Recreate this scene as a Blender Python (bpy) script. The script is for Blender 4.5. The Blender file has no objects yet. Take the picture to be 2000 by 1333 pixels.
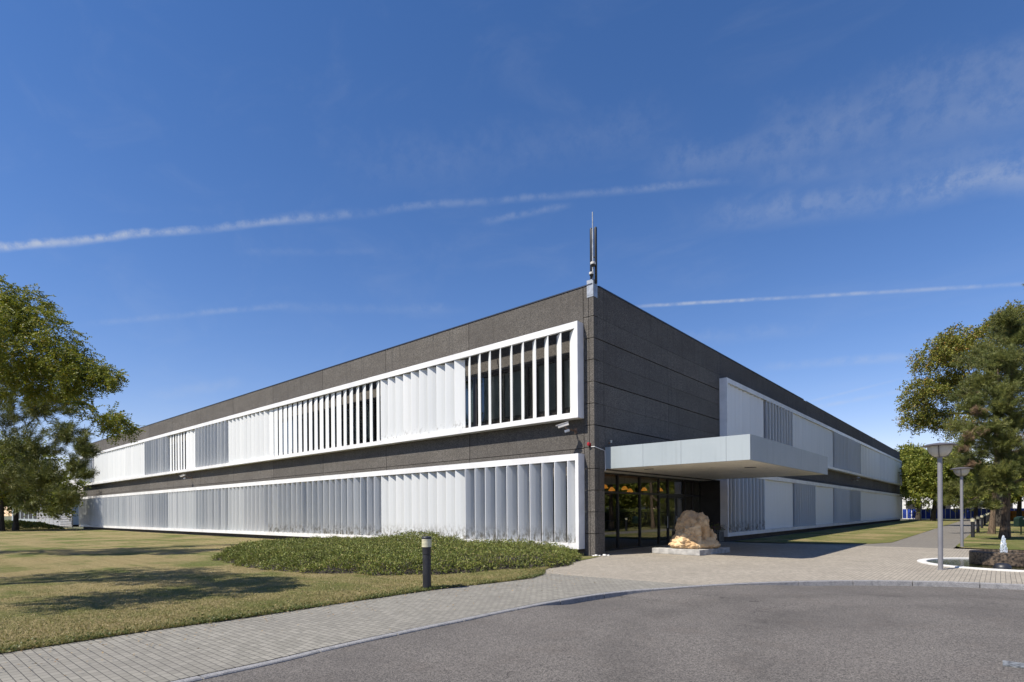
import bpy, bmesh, math, random
import numpy as np
from mathutils import Vector, Matrix

random.seed(7)
rng = np.random.default_rng(11)
R_ = math.radians
SC = bpy.context.scene
COL = SC.collection

# ------------------------------------------------------------------ camera
CAM = Vector((11.0149, -17.2501, 1.6))
YAW, ROLL = R_(40.9208), R_(0.4045)
FPX, HOR = 1101.93, 1000.58          # focal length and horizon in pixels of the 2000 px wide photo
FW = Vector((-math.sin(YAW), math.cos(YAW), 0))
RT = Vector((math.cos(YAW), math.sin(YAW), 0))
UP = Vector((0, 0, 1))
cam = bpy.data.cameras.new('camera')
cam.sensor_width = 36
cam.lens = FPX * 36 / 2000
cam.shift_y = (HOR - 666.5) / 2000
cam.clip_start, cam.clip_end = 0.1, 6000
camo = bpy.data.objects.new('camera', cam)
COL.objects.link(camo)
xc = RT * math.cos(ROLL) - UP * math.sin(ROLL)
yc = RT * math.sin(ROLL) + UP * math.cos(ROLL)
M = Matrix((xc, yc, -FW)).transposed().to_4x4()
M.translation = CAM
camo.matrix_world = M
SC.camera = camo


def ray(x, y):
    dx, dy = x - 1000, y - HOR
    u = dx * math.cos(ROLL) - dy * math.sin(ROLL)
    w = dx * math.sin(ROLL) + dy * math.cos(ROLL)
    return FW * FPX + RT * u - UP * w


def PX(x, y, D):
    """world point that lies D metres deep behind pixel x, y of the photo"""
    return CAM + ray(x, y) * (D / FPX)


def GP(x, y, z=0.0):
    v = ray(x, y)
    return CAM + v * ((z - CAM.z) / v.z)


# ------------------------------------------------------------------ light
SUN_TO = Vector((-0.275, -0.73, 1.0)).normalized()
sun = bpy.data.lights.new('sun', 'SUN')
sun.energy = 5.0
sun.angle = R_(0.53)
sun.color = (1.0, 0.93, 0.82)
suno = bpy.data.objects.new('sun', sun)
COL.objects.link(suno)
suno.rotation_euler = SUN_TO.to_track_quat('Z', 'Y').to_euler()

SC.view_settings.view_transform = 'Standard'
SC.view_settings.look = 'None'
SC.view_settings.gamma = 1
SC.view_settings.use_curve_mapping = False
SC.view_settings.exposure = 0.47
SC.render.engine = 'CYCLES'
SC.cycles.max_bounces = 8
SC.cycles.diffuse_bounces = 6
SC.cycles.transparent_max_bounces = 8
SC.cycles.use_denoising = True
SC.cycles.sample_clamp_indirect = 8
try:
    SC.cycles.denoiser = 'OPENIMAGEDENOISE'
except Exception:
    pass

world = bpy.data.worlds.new('World')
SC.world = world
world.use_nodes = True


class NT:
    """tiny node-tree helper"""
    def __init__(self, tree):
        self.t = tree

    def n(self, typ, **kw):
        nd = self.t.nodes.new(typ)
        for k, v in kw.items():
            setattr(nd, k, v)
        return nd

    def l(self, a, b):
        self.t.links.new(a, b)

    def put(self, sock, v):
        if isinstance(v, bpy.types.NodeSocket):
            self.l(v, sock)
        else:
            sock.default_value = v

    def math(self, op, a, b=0.0, c=None, clamp=False):
        nd = self.n('ShaderNodeMath', operation=op, use_clamp=clamp)
        self.put(nd.inputs[0], a)
        self.put(nd.inputs[1], b)
        if c is not None:
            self.put(nd.inputs[2], c)
        return nd.outputs[0]

    def vmath(self, op, a, b):
        nd = self.n('ShaderNodeVectorMath', operation=op)
        self.put(nd.inputs[0], a)
        self.put(nd.inputs[1], b)
        return nd.outputs['Value'] if op == 'DOT_PRODUCT' else nd.outputs[0]

    def map(self, v, f0, f1, t0=0.0, t1=1.0, smooth=True):
        nd = self.n('ShaderNodeMapRange', interpolation_type='SMOOTHSTEP' if smooth else 'LINEAR')
        self.put(nd.inputs['Value'], v)
        for k, x in (('From Min', f0), ('From Max', f1), ('To Min', t0), ('To Max', t1)):
            self.put(nd.inputs[k], x)
        return nd.outputs[0]

    def mix(self, f, a, b, blend='MIX'):
        nd = self.n('ShaderNodeMix', data_type='RGBA', blend_type=blend)
        self.put(nd.inputs[0], f)
        for s, v in ((nd.inputs[6], a), (nd.inputs[7], b)):
            self.put(s, v if isinstance(v, bpy.types.NodeSocket) else (*v, 1) if len(v) == 3 else v)
        return nd.outputs[2]

    def noise(self, vec, scale, detail=4, rough=0.55, dist=0.0):
        nd = self.n('ShaderNodeTexNoise')
        if vec is not None:
            self.l(vec, nd.inputs['Vector'])
        nd.inputs['Scale'].default_value = scale
        nd.inputs['Detail'].default_value = detail
        nd.inputs['Roughness'].default_value = rough
        nd.inputs['Distortion'].default_value = dist
        return nd.outputs['Fac']

    def scaled(self, vec, s, rot=(0, 0, 0), loc=(0, 0, 0)):
        nd = self.n('ShaderNodeMapping')
        self.l(vec, nd.inputs['Vector'])
        nd.inputs['Scale'].default_value = s
        nd.inputs['Rotation'].default_value = rot
        nd.inputs['Location'].default_value = loc
        return nd.outputs[0]


def build_world():
    W = NT(world.node_tree)
    world.node_tree.nodes.clear()
    out = W.n('ShaderNodeOutputWorld')
    bg = W.n('ShaderNodeBackground')
    sky = W.n('ShaderNodeTexSky', sky_type='NISHITA')
    sky.sun_disc = False
    sky.sun_elevation = math.asin(SUN_TO.z)
    sky.sun_rotation = math.atan2(SUN_TO.x, SUN_TO.y)
    sky.altitude = 0
    sky.air_density = 1.0
    sky.dust_density = 0.0
    sky.ozone_density = 3.0
    d = W.n('ShaderNodeTexCoord').outputs['Generated']
    hs = W.n('ShaderNodeHueSaturation')
    hs.inputs['Saturation'].default_value = 1.25
    hs.inputs['Value'].default_value = 1.0
    W.l(sky.outputs[0], hs.inputs['Color'])
    # deep violet-blue of a dry, very clear sky
    col = W.mix(1.0, hs.outputs[0], (1.74, 1.34, 1.45), 'MULTIPLY')
    # thin cirrus and old condensation trails: each lies along a great circle of the sky
    wob = W.noise(W.scaled(d, (1, 1, 1)), 7, 4, 0.6)
    fine = W.noise(W.scaled(d, (1, 1, 1)), 45, 5, 0.65)
    total = None

    def trail(a, b, width, strength, fray, lo=0.0, hi=1.0, grad=(1.0, 1.0)):
        nonlocal total
        A, B = ray(*a).normalized(), ray(*b).normalized()
        nrm = A.cross(B).normalized()
        T = (B - A * A.dot(B)).normalized()
        ang = math.acos(A.dot(B))
        h = W.vmath('DOT_PRODUCT', d, nrm)
        h = W.math('ADD', h, W.math('MULTIPLY', W.math('SUBTRACT', wob, 0.5), fray))
        h = W.math('ADD', h, W.math('MULTIPLY', W.math('SUBTRACT', fine, 0.5), fray * 0.5))
        m = W.map(W.math('ABSOLUTE', h), 0.0, width, 1.0, 0.0)
        ax = W.math('ARCTAN2', W.vmath('DOT_PRODUCT', d, T), W.vmath('DOT_PRODUCT', d, A))
        u = W.math('DIVIDE', ax, ang)
        along = W.math('MULTIPLY', W.map(u, lo - 0.12, lo + 0.1, 0, 1), W.map(u, hi - 0.15, hi + 0.12, 1, 0))
        along = W.math('MULTIPLY', along, W.map(u, 0.0, 1.0, grad[0], grad[1], smooth=False))
        m = W.math('MULTIPLY', m, along)
        m = W.math('MULTIPLY', m, W.map(fine, 0.32, 0.62, 0.25, 1.0))
        m = W.math('MULTIPLY', m, W.map(wob, 0.35, 0.6, 0.45, 1.0))
        m = W.math('MULTIPLY', m, strength, clamp=True)
        total = m if total is None else W.math('ADD', total, m)

    trail((-80, 493), (850, 405), 0.0075, 0.78, 0.015, -0.2, 0.85, (1.0, 0.05))
    trail((560, 425), (1390, 358), 0.008, 0.26, 0.014, 0.0, 1.0, (0.4, 0.9))
    trail((950, 432), (1110, 400), 0.008, 0.20, 0.018)
    trail((1245, 599), (2080, 550), 0.0042, 0.55, 0.002, 0.03, 1.3, (1.0, 0.7))
    trail((170, 634), (550, 597), 0.0065, 0.20, 0.009, 0.0, 1.0, (0.5, 1.0))
    trail((520, 597), (900, 604), 0.012, 0.10, 0.02)
    trail((1400, 428), (2080, 338), 0.030, 0.30, 0.04, 0.0, 1.4, (0.4, 1.0))
    trail((1480, 350), (2080, 285), 0.020, 0.08, 0.035, 0.0, 1.4)
    trail((1590, 783), (1800, 730), 0.0032, 0.18, 0.002, 0.0, 1.4)
    trail((1590, 797), (1800, 757), 0.0055, 0.20, 0.003, 0.0, 1.4)
    trail((1500, 716), (1830, 696), 0.010, 0.18, 0.012, 0.0, 1.2)
    trail((1500, 250), (2080, 120), 0.05, 0.10, 0.06, 0.0, 1.4)
    trail((1300, 330), (2080, 200), 0.035, 0.10, 0.05, 0.0, 1.4)
    trail((700, 330), (1300, 260), 0.05, 0.05, 0.06)
    trail((480, 492), (740, 490), 0.008, 0.08, 0.012)
    trail((300, 775), (470, 750), 0.014, 0.10, 0.02)
    trail((1330, 665), (1600, 640), 0.018, 0.09, 0.03)
    # a very faint veil of high cloud, drawn out in one direction
    veil = W.noise(W.scaled(d, (1.5, 6.0, 9.0), (0.2, 0.5, 0.7)), 1.6, 6, 0.62, 0.6)
    veil = W.map(veil, 0.45, 0.9, 0.0, 0.07)
    total = W.math('ADD', total, veil, clamp=True)
    col = W.mix(total, col, (6.2, 6.6, 7.2))
    W.l(col, bg.inputs['Color'])
    bg.inputs['Strength'].default_value = 0.07
    W.l(bg.outputs[0], out.inputs['Surface'])


build_world()

# ------------------------------------------------------------------ materials


def material(name):
    m = bpy.data.materials.new(name)
    m.use_nodes = True
    m.node_tree.nodes.clear()
    N = NT(m.node_tree)
    out = N.n('ShaderNodeOutputMaterial')
    b = N.n('ShaderNodeBsdfPrincipled')
    N.l(b.outputs[0], out.inputs['Surface'])
    return m, N, b, out


def objco(N):
    return N.n('ShaderNodeTexCoord').outputs['Object']


def bump(N, b, h, strength=0.3, dist=0.02):
    nd = N.n('ShaderNodeBump')
    nd.inputs['Strength'].default_value = strength
    nd.inputs['Distance'].default_value = dist
    N.l(h, nd.inputs['Height'])
    N.l(nd.outputs[0], b.inputs['Normal'])


def simple(name, c, rough=0.5, metal=0.0, var=0.12, vscale=3.0, spec=None, bmp=0.0, bscale=60):
    m, N, b, o = material(name)
    co = objco(N)
    f = N.noise(co, vscale, 5)
    dark = tuple(x * (1 - var * 1.6) for x in c)
    lite = tuple(min(1, x * (1 + var)) for x in c)
    N.l(N.mix(N.map(f, 0.3, 0.7), dark, lite), b.inputs['Base Color'])
    b.inputs['Roughness'].default_value = rough
    b.inputs['Metallic'].default_value = metal
    if spec is not None:
        b.inputs['Specular IOR Level'].default_value = spec
    if bmp:
        bump(N, b, N.noise(co, bscale, 4), bmp, 0.01)
    return m


def mat_concrete():
    m, N, b, o = material('exposed_aggregate_concrete')
    co = objco(N)
    v = N.n('ShaderNodeTexVoronoi')
    N.l(co, v.inputs['Vector'])
    v.inputs['Scale'].default_value = 52
    sp = N.n('ShaderNodeSeparateColor')
    N.l(v.outputs['Color'], sp.inputs[0])
    f = N.noise(co, 90, 3, 0.7)
    c = N.mix(N.map(sp.outputs[0], 0.1, 0.95), (0.036, 0.033, 0.030), (0.255, 0.232, 0.205))
    c = N.mix(N.map(f, 0.35, 0.7), c, (0.088, 0.081, 0.072))
    pan = N.n('ShaderNodeNewGeometry').outputs['Random Per Island']
    c = N.mix(N.map(pan, 0.0, 1.0, 0.0, 0.30), c, (0.045, 0.042, 0.040))
    big = N.noise(N.scaled(co, (0.35, 0.35, 0.9)), 1.3, 5, 0.6)
    c = N.mix(N.map(big, 0.3, 0.7, 0.0, 0.45), c, (0.06, 0.052, 0.045))
    streak = N.noise(N.scaled(co, (5, 5, 0.25)), 1.0, 4, 0.6)
    c = N.mix(N.map(streak, 0.52, 0.75, 0, 0.5), c, (0.035, 0.033, 0.03))
    N.l(c, b.inputs['Base Color'])
    b.inputs['Roughness'].default_value = 0.9
    bump(N, b, v.outputs['Distance'], 0.7, 0.012)
    return m


def mat_blade(name, dirt):
    m, N, b, o = material(name)
    co = objco(N)
    wco = N.n('ShaderNodeNewGeometry').outputs['Position']
    oi = N.n('ShaderNodeObjectInfo').outputs['Random']
    s = N.n('ShaderNodeSeparateXYZ')
    N.l(co, s.inputs[0])
    c = N.mix(oi, (0.72, 0.74, 0.74), (0.79, 0.80, 0.79))
    streak = N.noise(N.scaled(wco, (9, 9, 0.35)), 1.0, 4, 0.6)
    c = N.mix(N.map(streak, 0.4, 0.75, 0, 0.22), c, (0.66, 0.67, 0.65))
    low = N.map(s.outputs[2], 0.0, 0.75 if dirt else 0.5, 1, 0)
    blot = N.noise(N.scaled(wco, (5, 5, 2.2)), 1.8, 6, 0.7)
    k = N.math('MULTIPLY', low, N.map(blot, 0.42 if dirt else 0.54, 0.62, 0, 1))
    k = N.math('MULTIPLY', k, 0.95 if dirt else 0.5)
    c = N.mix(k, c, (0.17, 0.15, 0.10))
    N.l(c, b.inputs['Base Color'])
    b.inputs['Roughness'].default_value = 0.42
    b.inputs['Specular IOR Level'].default_value = 0.35
    return m


def mat_paver(name, rot, base, lo, hi):
    m, N, b, o = material(name)
    co = objco(N)
    br = N.n('ShaderNodeTexBrick')
    br.offset = 0.5
    N.l(N.scaled(co, (1, 1, 1), (0, 0, rot)), br.inputs['Vector'])
    br.inputs['Color1'].default_value = (0, 0, 0, 1)
    br.inputs['Color2'].default_value = (1, 1, 1, 1)
    br.inputs['Mortar'].default_value = (0.5, 0.5, 0.5, 1)
    br.inputs['Scale'].default_value = 1
    br.inputs['Mortar Size'].default_value = 0.0042
    br.inputs['Mortar Smooth'].default_value = 0.3
    br.inputs['Bias'].default_value = 0
    br.inputs['Brick Width'].default_value = 0.135
    br.inputs['Row Height'].default_value = 0.088
    sp = N.n('ShaderNodeSeparateColor')
    N.l(br.outputs['Color'], sp.inputs[0])
    c = N.mix(sp.outputs[0], lo, hi)
    f = N.noise(co, 0.55, 6, 0.65)
    c = N.mix(N.map(f, 0.35, 0.7, 0, 0.5), c, tuple(x * 0.78 for x in base))
    g = N.noise(co, 160, 3, 0.7)
    c = N.mix(N.map(g, 0.35, 0.75, 0.0, 0.35), c, tuple(x * 0.55 for x in base))
    gp = N.noise(co, 1.1, 6, 0.7)
    c = N.mix(N.map(gp, 0.56, 0.76, 0, 0.5), c, tuple(x * 0.6 for x in base))
    c = N.mix(br.outputs['Fac'], c, (0.045, 0.042, 0.036))
    N.l(c, b.inputs['Base Color'])
    b.inputs['Roughness'].default_value = 0.92
    h = N.math('SUBTRACT', N.math('MULTIPLY', g, 0.25), br.outputs['Fac'])
    bump(N, b, h, 0.6, 0.006)
    return m


def mat_asphalt():
    m, N, b, o = material('asphalt')
    co = objco(N)
    v = N.n('ShaderNodeTexVoronoi')
    N.l(co, v.inputs['Vector'])
    v.inputs['Scale'].default_value = 95
    sp = N.n('ShaderNodeSeparateColor')
    N.l(v.outputs['Color'], sp.inputs[0])
    c = N.mix(N.map(sp.outputs[0], 0.0, 1.0), (0.058, 0.054, 0.050), (0.20, 0.182, 0.166))
    bright = N.map(sp.outputs[1], 0.93, 0.97, 0, 0.55)
    c = N.mix(bright, c, (0.30, 0.27, 0.23))
    big = N.noise(co, 0.45, 6, 0.6)
    c = N.mix(N.map(big, 0.35, 0.68, 0, 0.4), c, (0.058, 0.053, 0.050))
    warm = N.noise(co, 1.4, 5, 0.6)
    c = N.mix(N.map(warm, 0.5, 0.75, 0, 0.3), c, (0.105, 0.088, 0.075))
    off = N.vmath('SUBTRACT', co, (12.6, -8.7, 0.0))
    rad = N.math('SQRT', N.vmath('DOT_PRODUCT', off, off))
    rad = N.math('ADD', rad, N.math('MULTIPLY', N.noise(co, 0.7, 3), 0.9))
    for r_ in (4.3, 5.7):
        tr_ = N.map(N.math('ABSOLUTE', N.math('SUBTRACT', rad, r_ + 0.45)), 0.0, 0.42, 0.24, 0.0)
        c = N.mix(N.math('MULTIPLY', tr_, N.map(N.noise(co, 6, 4), 0.3, 0.6)), c, (0.050, 0.046, 0.042))
    oil = N.noise(co, 0.9, 3, 0.5)
    c = N.mix(N.map(oil, 0.66, 0.74, 0, 0.35), c, (0.035, 0.032, 0.030))
    # cracks: warped cell borders, kept only in some areas
    wv = N.n('ShaderNodeTexNoise')
    N.l(co, wv.inputs['Vector'])
    wv.inputs['Scale'].default_value = 1.6
    wv.inputs['Detail'].default_value = 3
    w2 = N.vmath('ADD', co, wv.outputs['Color'])
    cv = N.n('ShaderNodeTexVoronoi', feature='DISTANCE_TO_EDGE')
    N.l(N.scaled(w2, (1, 0.45, 1)), cv.inputs['Vector'])
    cv.inputs['Scale'].default_value = 0.30
    crack = N.map(cv.outputs['Distance'], 0.0010, 0.0045, 1, 0)
    crack = N.math('MULTIPLY', crack, N.map(N.noise(co, 0.5, 3), 0.47, 0.62, 0, 0.5))
    c = N.mix(crack, c, (0.018, 0.016, 0.015))
    N.l(c, b.inputs['Base Color'])
    b.inputs['Roughness'].default_value = 0.88
    b.inputs['Specular IOR Level'].default_value = 0.3
    bump(N, b, N.math('SUBTRACT', v.outputs['Distance'], crack), 0.55, 0.008)
    return m


def mat_lawn(name, stripe_rot, green):
    m, N, b, o = material(name)
    co = objco(N)
    a = N.noise(co, 0.32, 7, 0.68, 0.4)
    st = N.noise(N.scaled(co, (0.05, 1.7, 1), (0, 0, stripe_rot)), 1.0, 3, 0.6)
    f = N.math('ADD', N.math('MULTIPLY', a, 0.75), N.math('MULTIPLY', st, 0.3))
    f = N.math('ADD', f, green)
    c = N.mix(N.map(f, 0.47, 0.60), (0.40, 0.325, 0.165), (0.16, 0.19, 0.055))
    st2 = N.noise(N.scaled(co, (0.08, 4.0, 1), (0, 0, stripe_rot)), 1.0, 4, 0.65)
    c = N.mix(N.map(st2, 0.4, 0.7, 0, 0.4), c, (0.20, 0.155, 0.070))
    fine = N.noise(co, 38, 5, 0.75)
    med = N.noise(co, 7.5, 5, 0.7)
    c = N.mix(N.map(med, 0.4, 0.7, 0, 0.5), c, (0.14, 0.122, 0.052))
    c = N.mix(N.map(fine, 0.35, 0.65, 0.0, 0.85), c, N.mix(N.map(a, 0.4, 0.6), (0.150, 0.120, 0.055), (0.075, 0.088, 0.026)))
    bare = N.noise(co, 2.3, 5, 0.7)
    c = N.mix(N.map(bare, 0.62, 0.78, 0, 0.55), c, (0.30, 0.225, 0.12))
    N.l(c, b.inputs['Base Color'])
    b.inputs['Roughness'].default_value = 0.95
    b.inputs['Specular IOR Level'].default_value = 0.1
    bump(N, b, fine, 0.9, 0.05)
    return m


def mat_leaf(name, cols, transl=0.3, rough=0.55):
    """leaves whose colour varies from leaf to leaf and from bough to bough"""
    m, N, b, o = material(name)
    geo = N.n('ShaderNodeNewGeometry')
    r = geo.outputs['Random Per Island']
    c = N.mix(N.map(r, 0.0, 0.75), cols[0], cols[1])
    c = N.mix(N.map(r, 0.80, 0.97, 0, 1), c, cols[2])
    big = N.noise(geo.outputs['Position'], 0.9, 3)
    c = N.mix(N.map(big, 0.4, 0.68, 0, 0.55), c, cols[3] if len(cols) > 3 else cols[0])
    N.l(c, b.inputs['Base Color'])
    b.inputs['Roughness'].default_value = rough
    b.inputs['Specular IOR Level'].default_value = 0.35
    tr = N.n('ShaderNodeBsdfTranslucent')
    N.l(N.mix(0.35, c, (0.26, 0.28, 0.03)), tr.inputs['Color'])
    mx = N.n('ShaderNodeMixShader')
    mx.inputs[0].default_value = transl
    N.l(b.outputs[0], mx.inputs[1])
    N.l(tr.outputs[0], mx.inputs[2])
    N.l(mx.outputs[0], o.inputs['Surface'])
    return m


def mat_bark(name, c1, c2):
    m, N, b, o = material(name)
    co = N.n('ShaderNodeNewGeometry').outputs['Position']
    f = N.noise(N.scaled(co, (9, 9, 1.6)), 1.6, 6, 0.7, 0.6)
    N.l(N.mix(N.map(f, 0.35, 0.65), c1, c2), b.inputs['Base Color'])
    b.inputs['Roughness'].default_value = 0.95
    bump(N, b, f, 0.9, 0.06)
    return m


def mat_glass(name, tint, refl=1.0):
    """clear window glass: a fresnel mirror over tinted transparency"""
    m, N, b, o = material(name)
    N.t.nodes.remove(b)
    fr = N.n('ShaderNodeFresnel')
    fr.inputs['IOR'].default_value = 1.55
    back = N.n('ShaderNodeNewGeometry').outputs['Backfacing']
    f = N.math('MULTIPLY', fr.outputs[0], 1.75 * refl, clamp=True)
    f = N.math('MULTIPLY', f, N.math('SUBTRACT', 1.0, back))
    gl = N.n('ShaderNodeBsdfGlossy')
    gl.inputs['Roughness'].default_value = 0.0
    gl.inputs['Color'].default_value = (0.95, 0.97, 0.96, 1)
    tr = N.n('ShaderNodeBsdfTransparent')
    tr.inputs['Color'].default_value = (*tint, 1)
    mx = N.n('ShaderNodeMixShader')
    N.l(f, mx.inputs[0])
    N.l(tr.outputs[0], mx.inputs[1])
    N.l(gl.outputs[0], mx.inputs[2])
    N.l(mx.outputs[0], o.inputs['Surface'])
    return m


def mat_rock():
    m, N, b, o = material('ochre_stone')
    co = objco(N)
    f = N.noise(co, 2.4, 7, 0.65, 0.8)
    c = N.mix(N.map(f, 0.35, 0.66), (0.50, 0.32, 0.16), (0.70, 0.52, 0.31))
    rust = N.noise(co, 1.3, 4, 0.6)
    c = N.mix(N.map(rust, 0.58, 0.75, 0, 0.7), c, (0.36, 0.15, 0.045))
    pit = N.n('ShaderNodeTexVoronoi')
    N.l(N.scaled(co, (1, 1, 1.6)), pit.inputs['Vector'])
    pit.inputs['Scale'].default_value = 16
    hole = N.map(pit.outputs['Distance'], 0.05, 0.22, 1, 0)
    hole = N.math('MULTIPLY', hole, N.map(N.noise(co, 3.5, 3), 0.48, 0.6))
    c = N.mix(hole, c, (0.13, 0.075, 0.035))
    s = N.n('ShaderNodeSeparateXYZ')
    N.l(co, s.inputs[0])
    grey = N.math('MULTIPLY', N.map(s.outputs[2], 0.85, 1.3), N.map(N.noise(co, 4, 5), 0.4, 0.6, 0.2, 0.8))
    c = N.mix(grey, c, (0.33, 0.27, 0.215))
    N.l(c, b.inputs['Base Color'])
    b.inputs['Roughness'].default_value = 0.9
    fine = N.noise(co, 22, 5, 0.7)
    bump(N, b, N.math('SUBTRACT', fine, N.math('MULTIPLY', hole, 1.2)), 0.8, 0.03)
    return m


def mat_granite():
    m, N, b, o = material('granite_kerbstone')
    co = objco(N)
    f = N.noise(co, 120, 3, 0.8)
    c = N.mix(N.map(f, 0.35, 0.65), (0.12, 0.12, 0.125), (0.36, 0.355, 0.355))
    g = N.noise(co, 9, 5, 0.7)
    c = N.mix(N.map(g, 0.45, 0.7, 0, 0.55), c, (0.10, 0.105, 0.115))
    N.l(c, b.inputs['Base Color'])
    b.inputs['Roughness'].default_value = 0.85
    bump(N, b, g, 0.6, 0.02)
    return m


def mat_water(name, c):
    m, N, b, o = material(name)
    co = objco(N)
    f = N.noise(co, 3.0, 6, 0.7)
    N.l(N.mix(N.map(f, 0.35, 0.65), c, tuple(x * 2.0 for x in c)), b.inputs['Base Color'])
    b.inputs['Roughness'].default_value = 0.06
    bump(N, b, N.noise(co, 26, 3), 0.12, 0.02)
    return m


def mat_planks(name, c):
    """soffit boards running along x"""
    m, N, b, o = material(name)
    co = objco(N)
    s = N.n('ShaderNodeSeparateXYZ')
    N.l(co, s.inputs[0])
    fr = N.math('FRACT', N.math('MULTIPLY', s.outputs[1], 5.0))
    gap = N.map(N.math('ABSOLUTE', N.math('SUBTRACT', fr, 0.5)), 0.45, 0.49, 0, 1)
    f = N.noise(co, 1.5, 4)
    col = N.mix(N.map(f, 0.3, 0.7), tuple(x * 0.9 for x in c), c)
    N.l(N.mix(gap, col, tuple(x * 0.35 for x in c)), b.inputs['Base Color'])
    b.inputs['Roughness'].default_value = 0.5
    return m


def mat_emit(name, c, e):
    m, N, b, o = material(name)
    b.inputs['Base Color'].default_value = (*c, 1)
    b.inputs['Emission Color'].default_value = (*c, 1)
    b.inputs['Emission Strength'].default_value = e
    return m


MT = {}
MT['concrete'] = mat_concrete()
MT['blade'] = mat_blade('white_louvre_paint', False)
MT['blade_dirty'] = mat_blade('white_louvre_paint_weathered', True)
MT['white'] = simple('white_painted_metal', (0.73, 0.73, 0.73), 0.4, 0, 0.07, 1.5)
MT['dark'] = simple('black_anodised_metal', (0.014, 0.014, 0.015), 0.45, 0, 0.2)
MT['bronze'] = simple('dark_brown_window_metal', (0.028, 0.024, 0.022), 0.4, 0, 0.2)
MT['coping'] = simple('dark_blue_grey_coping_metal', (0.035, 0.042, 0.06), 0.4, 0.2, 0.1)
MT['roof'] = simple('bitumen_roof', (0.06, 0.06, 0.06), 0.9)
MT['fascia'] = None
MT['fascia_plain'] = simple('pale_blue_grey_panel', (0.37, 0.42, 0.44), 0.45, 0, 0.05, 1.0)
def mat_fascia():
    m, N, b, o = material('streaked_blue_grey_panel')
    co = objco(N)
    c = N.mix(N.map(N.noise(co, 0.8, 4), 0.3, 0.7), (0.315, 0.36, 0.38), (0.35, 0.395, 0.415))
    st = N.noise(N.scaled(co, (7, 7, 0.4)), 1.0, 5, 0.65)
    c = N.mix(N.map(st, 0.5, 0.75, 0, 0.30), c, (0.24, 0.27, 0.28))
    N.l(c, b.inputs['Base Color'])
    b.inputs['Roughness'].default_value = 0.5
    return m


MT['fascia'] = mat_fascia()
MT['soffit'] = mat_planks('cream_soffit_boards', (0.86, 0.81, 0.70))
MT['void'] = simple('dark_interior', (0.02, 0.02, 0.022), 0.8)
MT['window_glass'] = mat_glass('office_window_glass', (0.60, 0.64, 0.64), 1.1)
MT['entry_glass'] = mat_glass('entrance_glass', (0.66, 0.69, 0.66), 1.3)
MT['reflection_panel'] = simple('grey_reflection_panel', (0.36, 0.40, 0.42), 0.8, 0, 0.08)  # flat grey standing in for pale reflections in the window glass
MT['lobby_wall'] = simple('lobby_plaster', (0.33, 0.34, 0.32), 0.8, 0, 0.05)
MT['lobby_floor'] = simple('lobby_stone_floor', (0.09, 0.085, 0.08), 0.35)
MT['paver'] = mat_paver('concrete_block_paving', 0.0, (0.245, 0.23, 0.20), (0.200, 0.190, 0.160), (0.280, 0.265, 0.226))
MT['paver_court'] = mat_paver('warm_block_paving', R_(90), (0.34, 0.30, 0.24), (0.285, 0.255, 0.208), (0.395, 0.352, 0.285))
MT['path'] = mat_paver('brown_grey_path_slabs', R_(90), (0.20, 0.18, 0.155), (0.18, 0.165, 0.14), (0.22, 0.20, 0.17))
MT['asphalt'] = mat_asphalt()
MT['lawn'] = mat_lawn('dry_mown_lawn', 0.0, -0.02)
MT['lawn_green'] = mat_lawn('green_mown_lawn', R_(90), 0.03)
MT['earth'] = simple('dark_soil', (0.045, 0.037, 0.028), 0.95, 0, 0.4, 8, bmp=0.8, bscale=30)
MT['ground'] = simple('distant_ground', (0.10, 0.10, 0.05), 0.95, 0, 0.3, 0.05)
MT['granite'] = mat_granite()
MT['gravel'] = simple('grey_gravel', (0.11, 0.105, 0.10), 0.95, 0, 0.55, 30, bmp=1.0, bscale=45)
MT['galv'] = simple('galvanised_steel', (0.36, 0.38, 0.40), 0.45, 0.6, 0.15, 6)
MT['pole'] = simple('grey_painted_lamp_post', (0.20, 0.20, 0.215), 0.45, 0.1, 0.08, 2)
MT['hat'] = simple('grey_lamp_hat', (0.11, 0.10, 0.105), 0.45, 0.1, 0.1)
MT['frost'] = simple('frosted_lamp_glass', (0.48, 0.47, 0.42), 0.35, 0, 0.06)
MT['bollard'] = simple('black_bollard_paint', (0.020, 0.021, 0.026), 0.42, 0, 0.25, 5)
MT['bollard_lens'] = simple('cream_bollard_lens', (0.66, 0.63, 0.46), 0.3, 0, 0.05)
MT['rock'] = mat_rock()
MT['plinth'] = simple('pale_cast_concrete', (0.40, 0.39, 0.37), 0.85, 0, 0.22, 4, bmp=0.25)
MT['ring'] = simple('white_concrete_ring', (0.62, 0.61, 0.58), 0.8, 0, 0.08, 3)
MT['drum'] = simple('wet_brown_aggregate', (0.085, 0.062, 0.042), 0.45, 0, 0.75, 16, bmp=0.9, bscale=28)
MT['pond'] = mat_water('mossy_pond_water', (0.026, 0.027, 0.010))
MT['basin'] = mat_water('dark_basin_water', (0.008, 0.009, 0.010))
MT['camera_shell'] = simple('pale_camera_shell', (0.62, 0.60, 0.56), 0.4, 0, 0.08)
MT['rust'] = simple('rusty_bracket', (0.22, 0.14, 0.09), 0.7, 0, 0.4, 12)
MT['red'] = simple('red_alarm_plastic', (0.36, 0.015, 0.025), 0.35)
MT['bin'] = simple('dark_green_metal', (0.012, 0.028, 0.022), 0.35)
MT['bluepanel'] = simple('blue_fence_panel', (0.015, 0.05, 0.34), 0.5, 0, 0.4, 0.4)
MT['orange'] = simple('orange_container_paint', (0.45, 0.17, 0.015), 0.5, 0, 0.35, 1.5)
MT['slat'] = simple('weathered_grey_slats', (0.36, 0.36, 0.37), 0.7, 0, 0.15, 2)
MT['shed'] = simple('white_shed_cladding', (0.70, 0.70, 0.69), 0.6, 0, 0.06)
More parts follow.
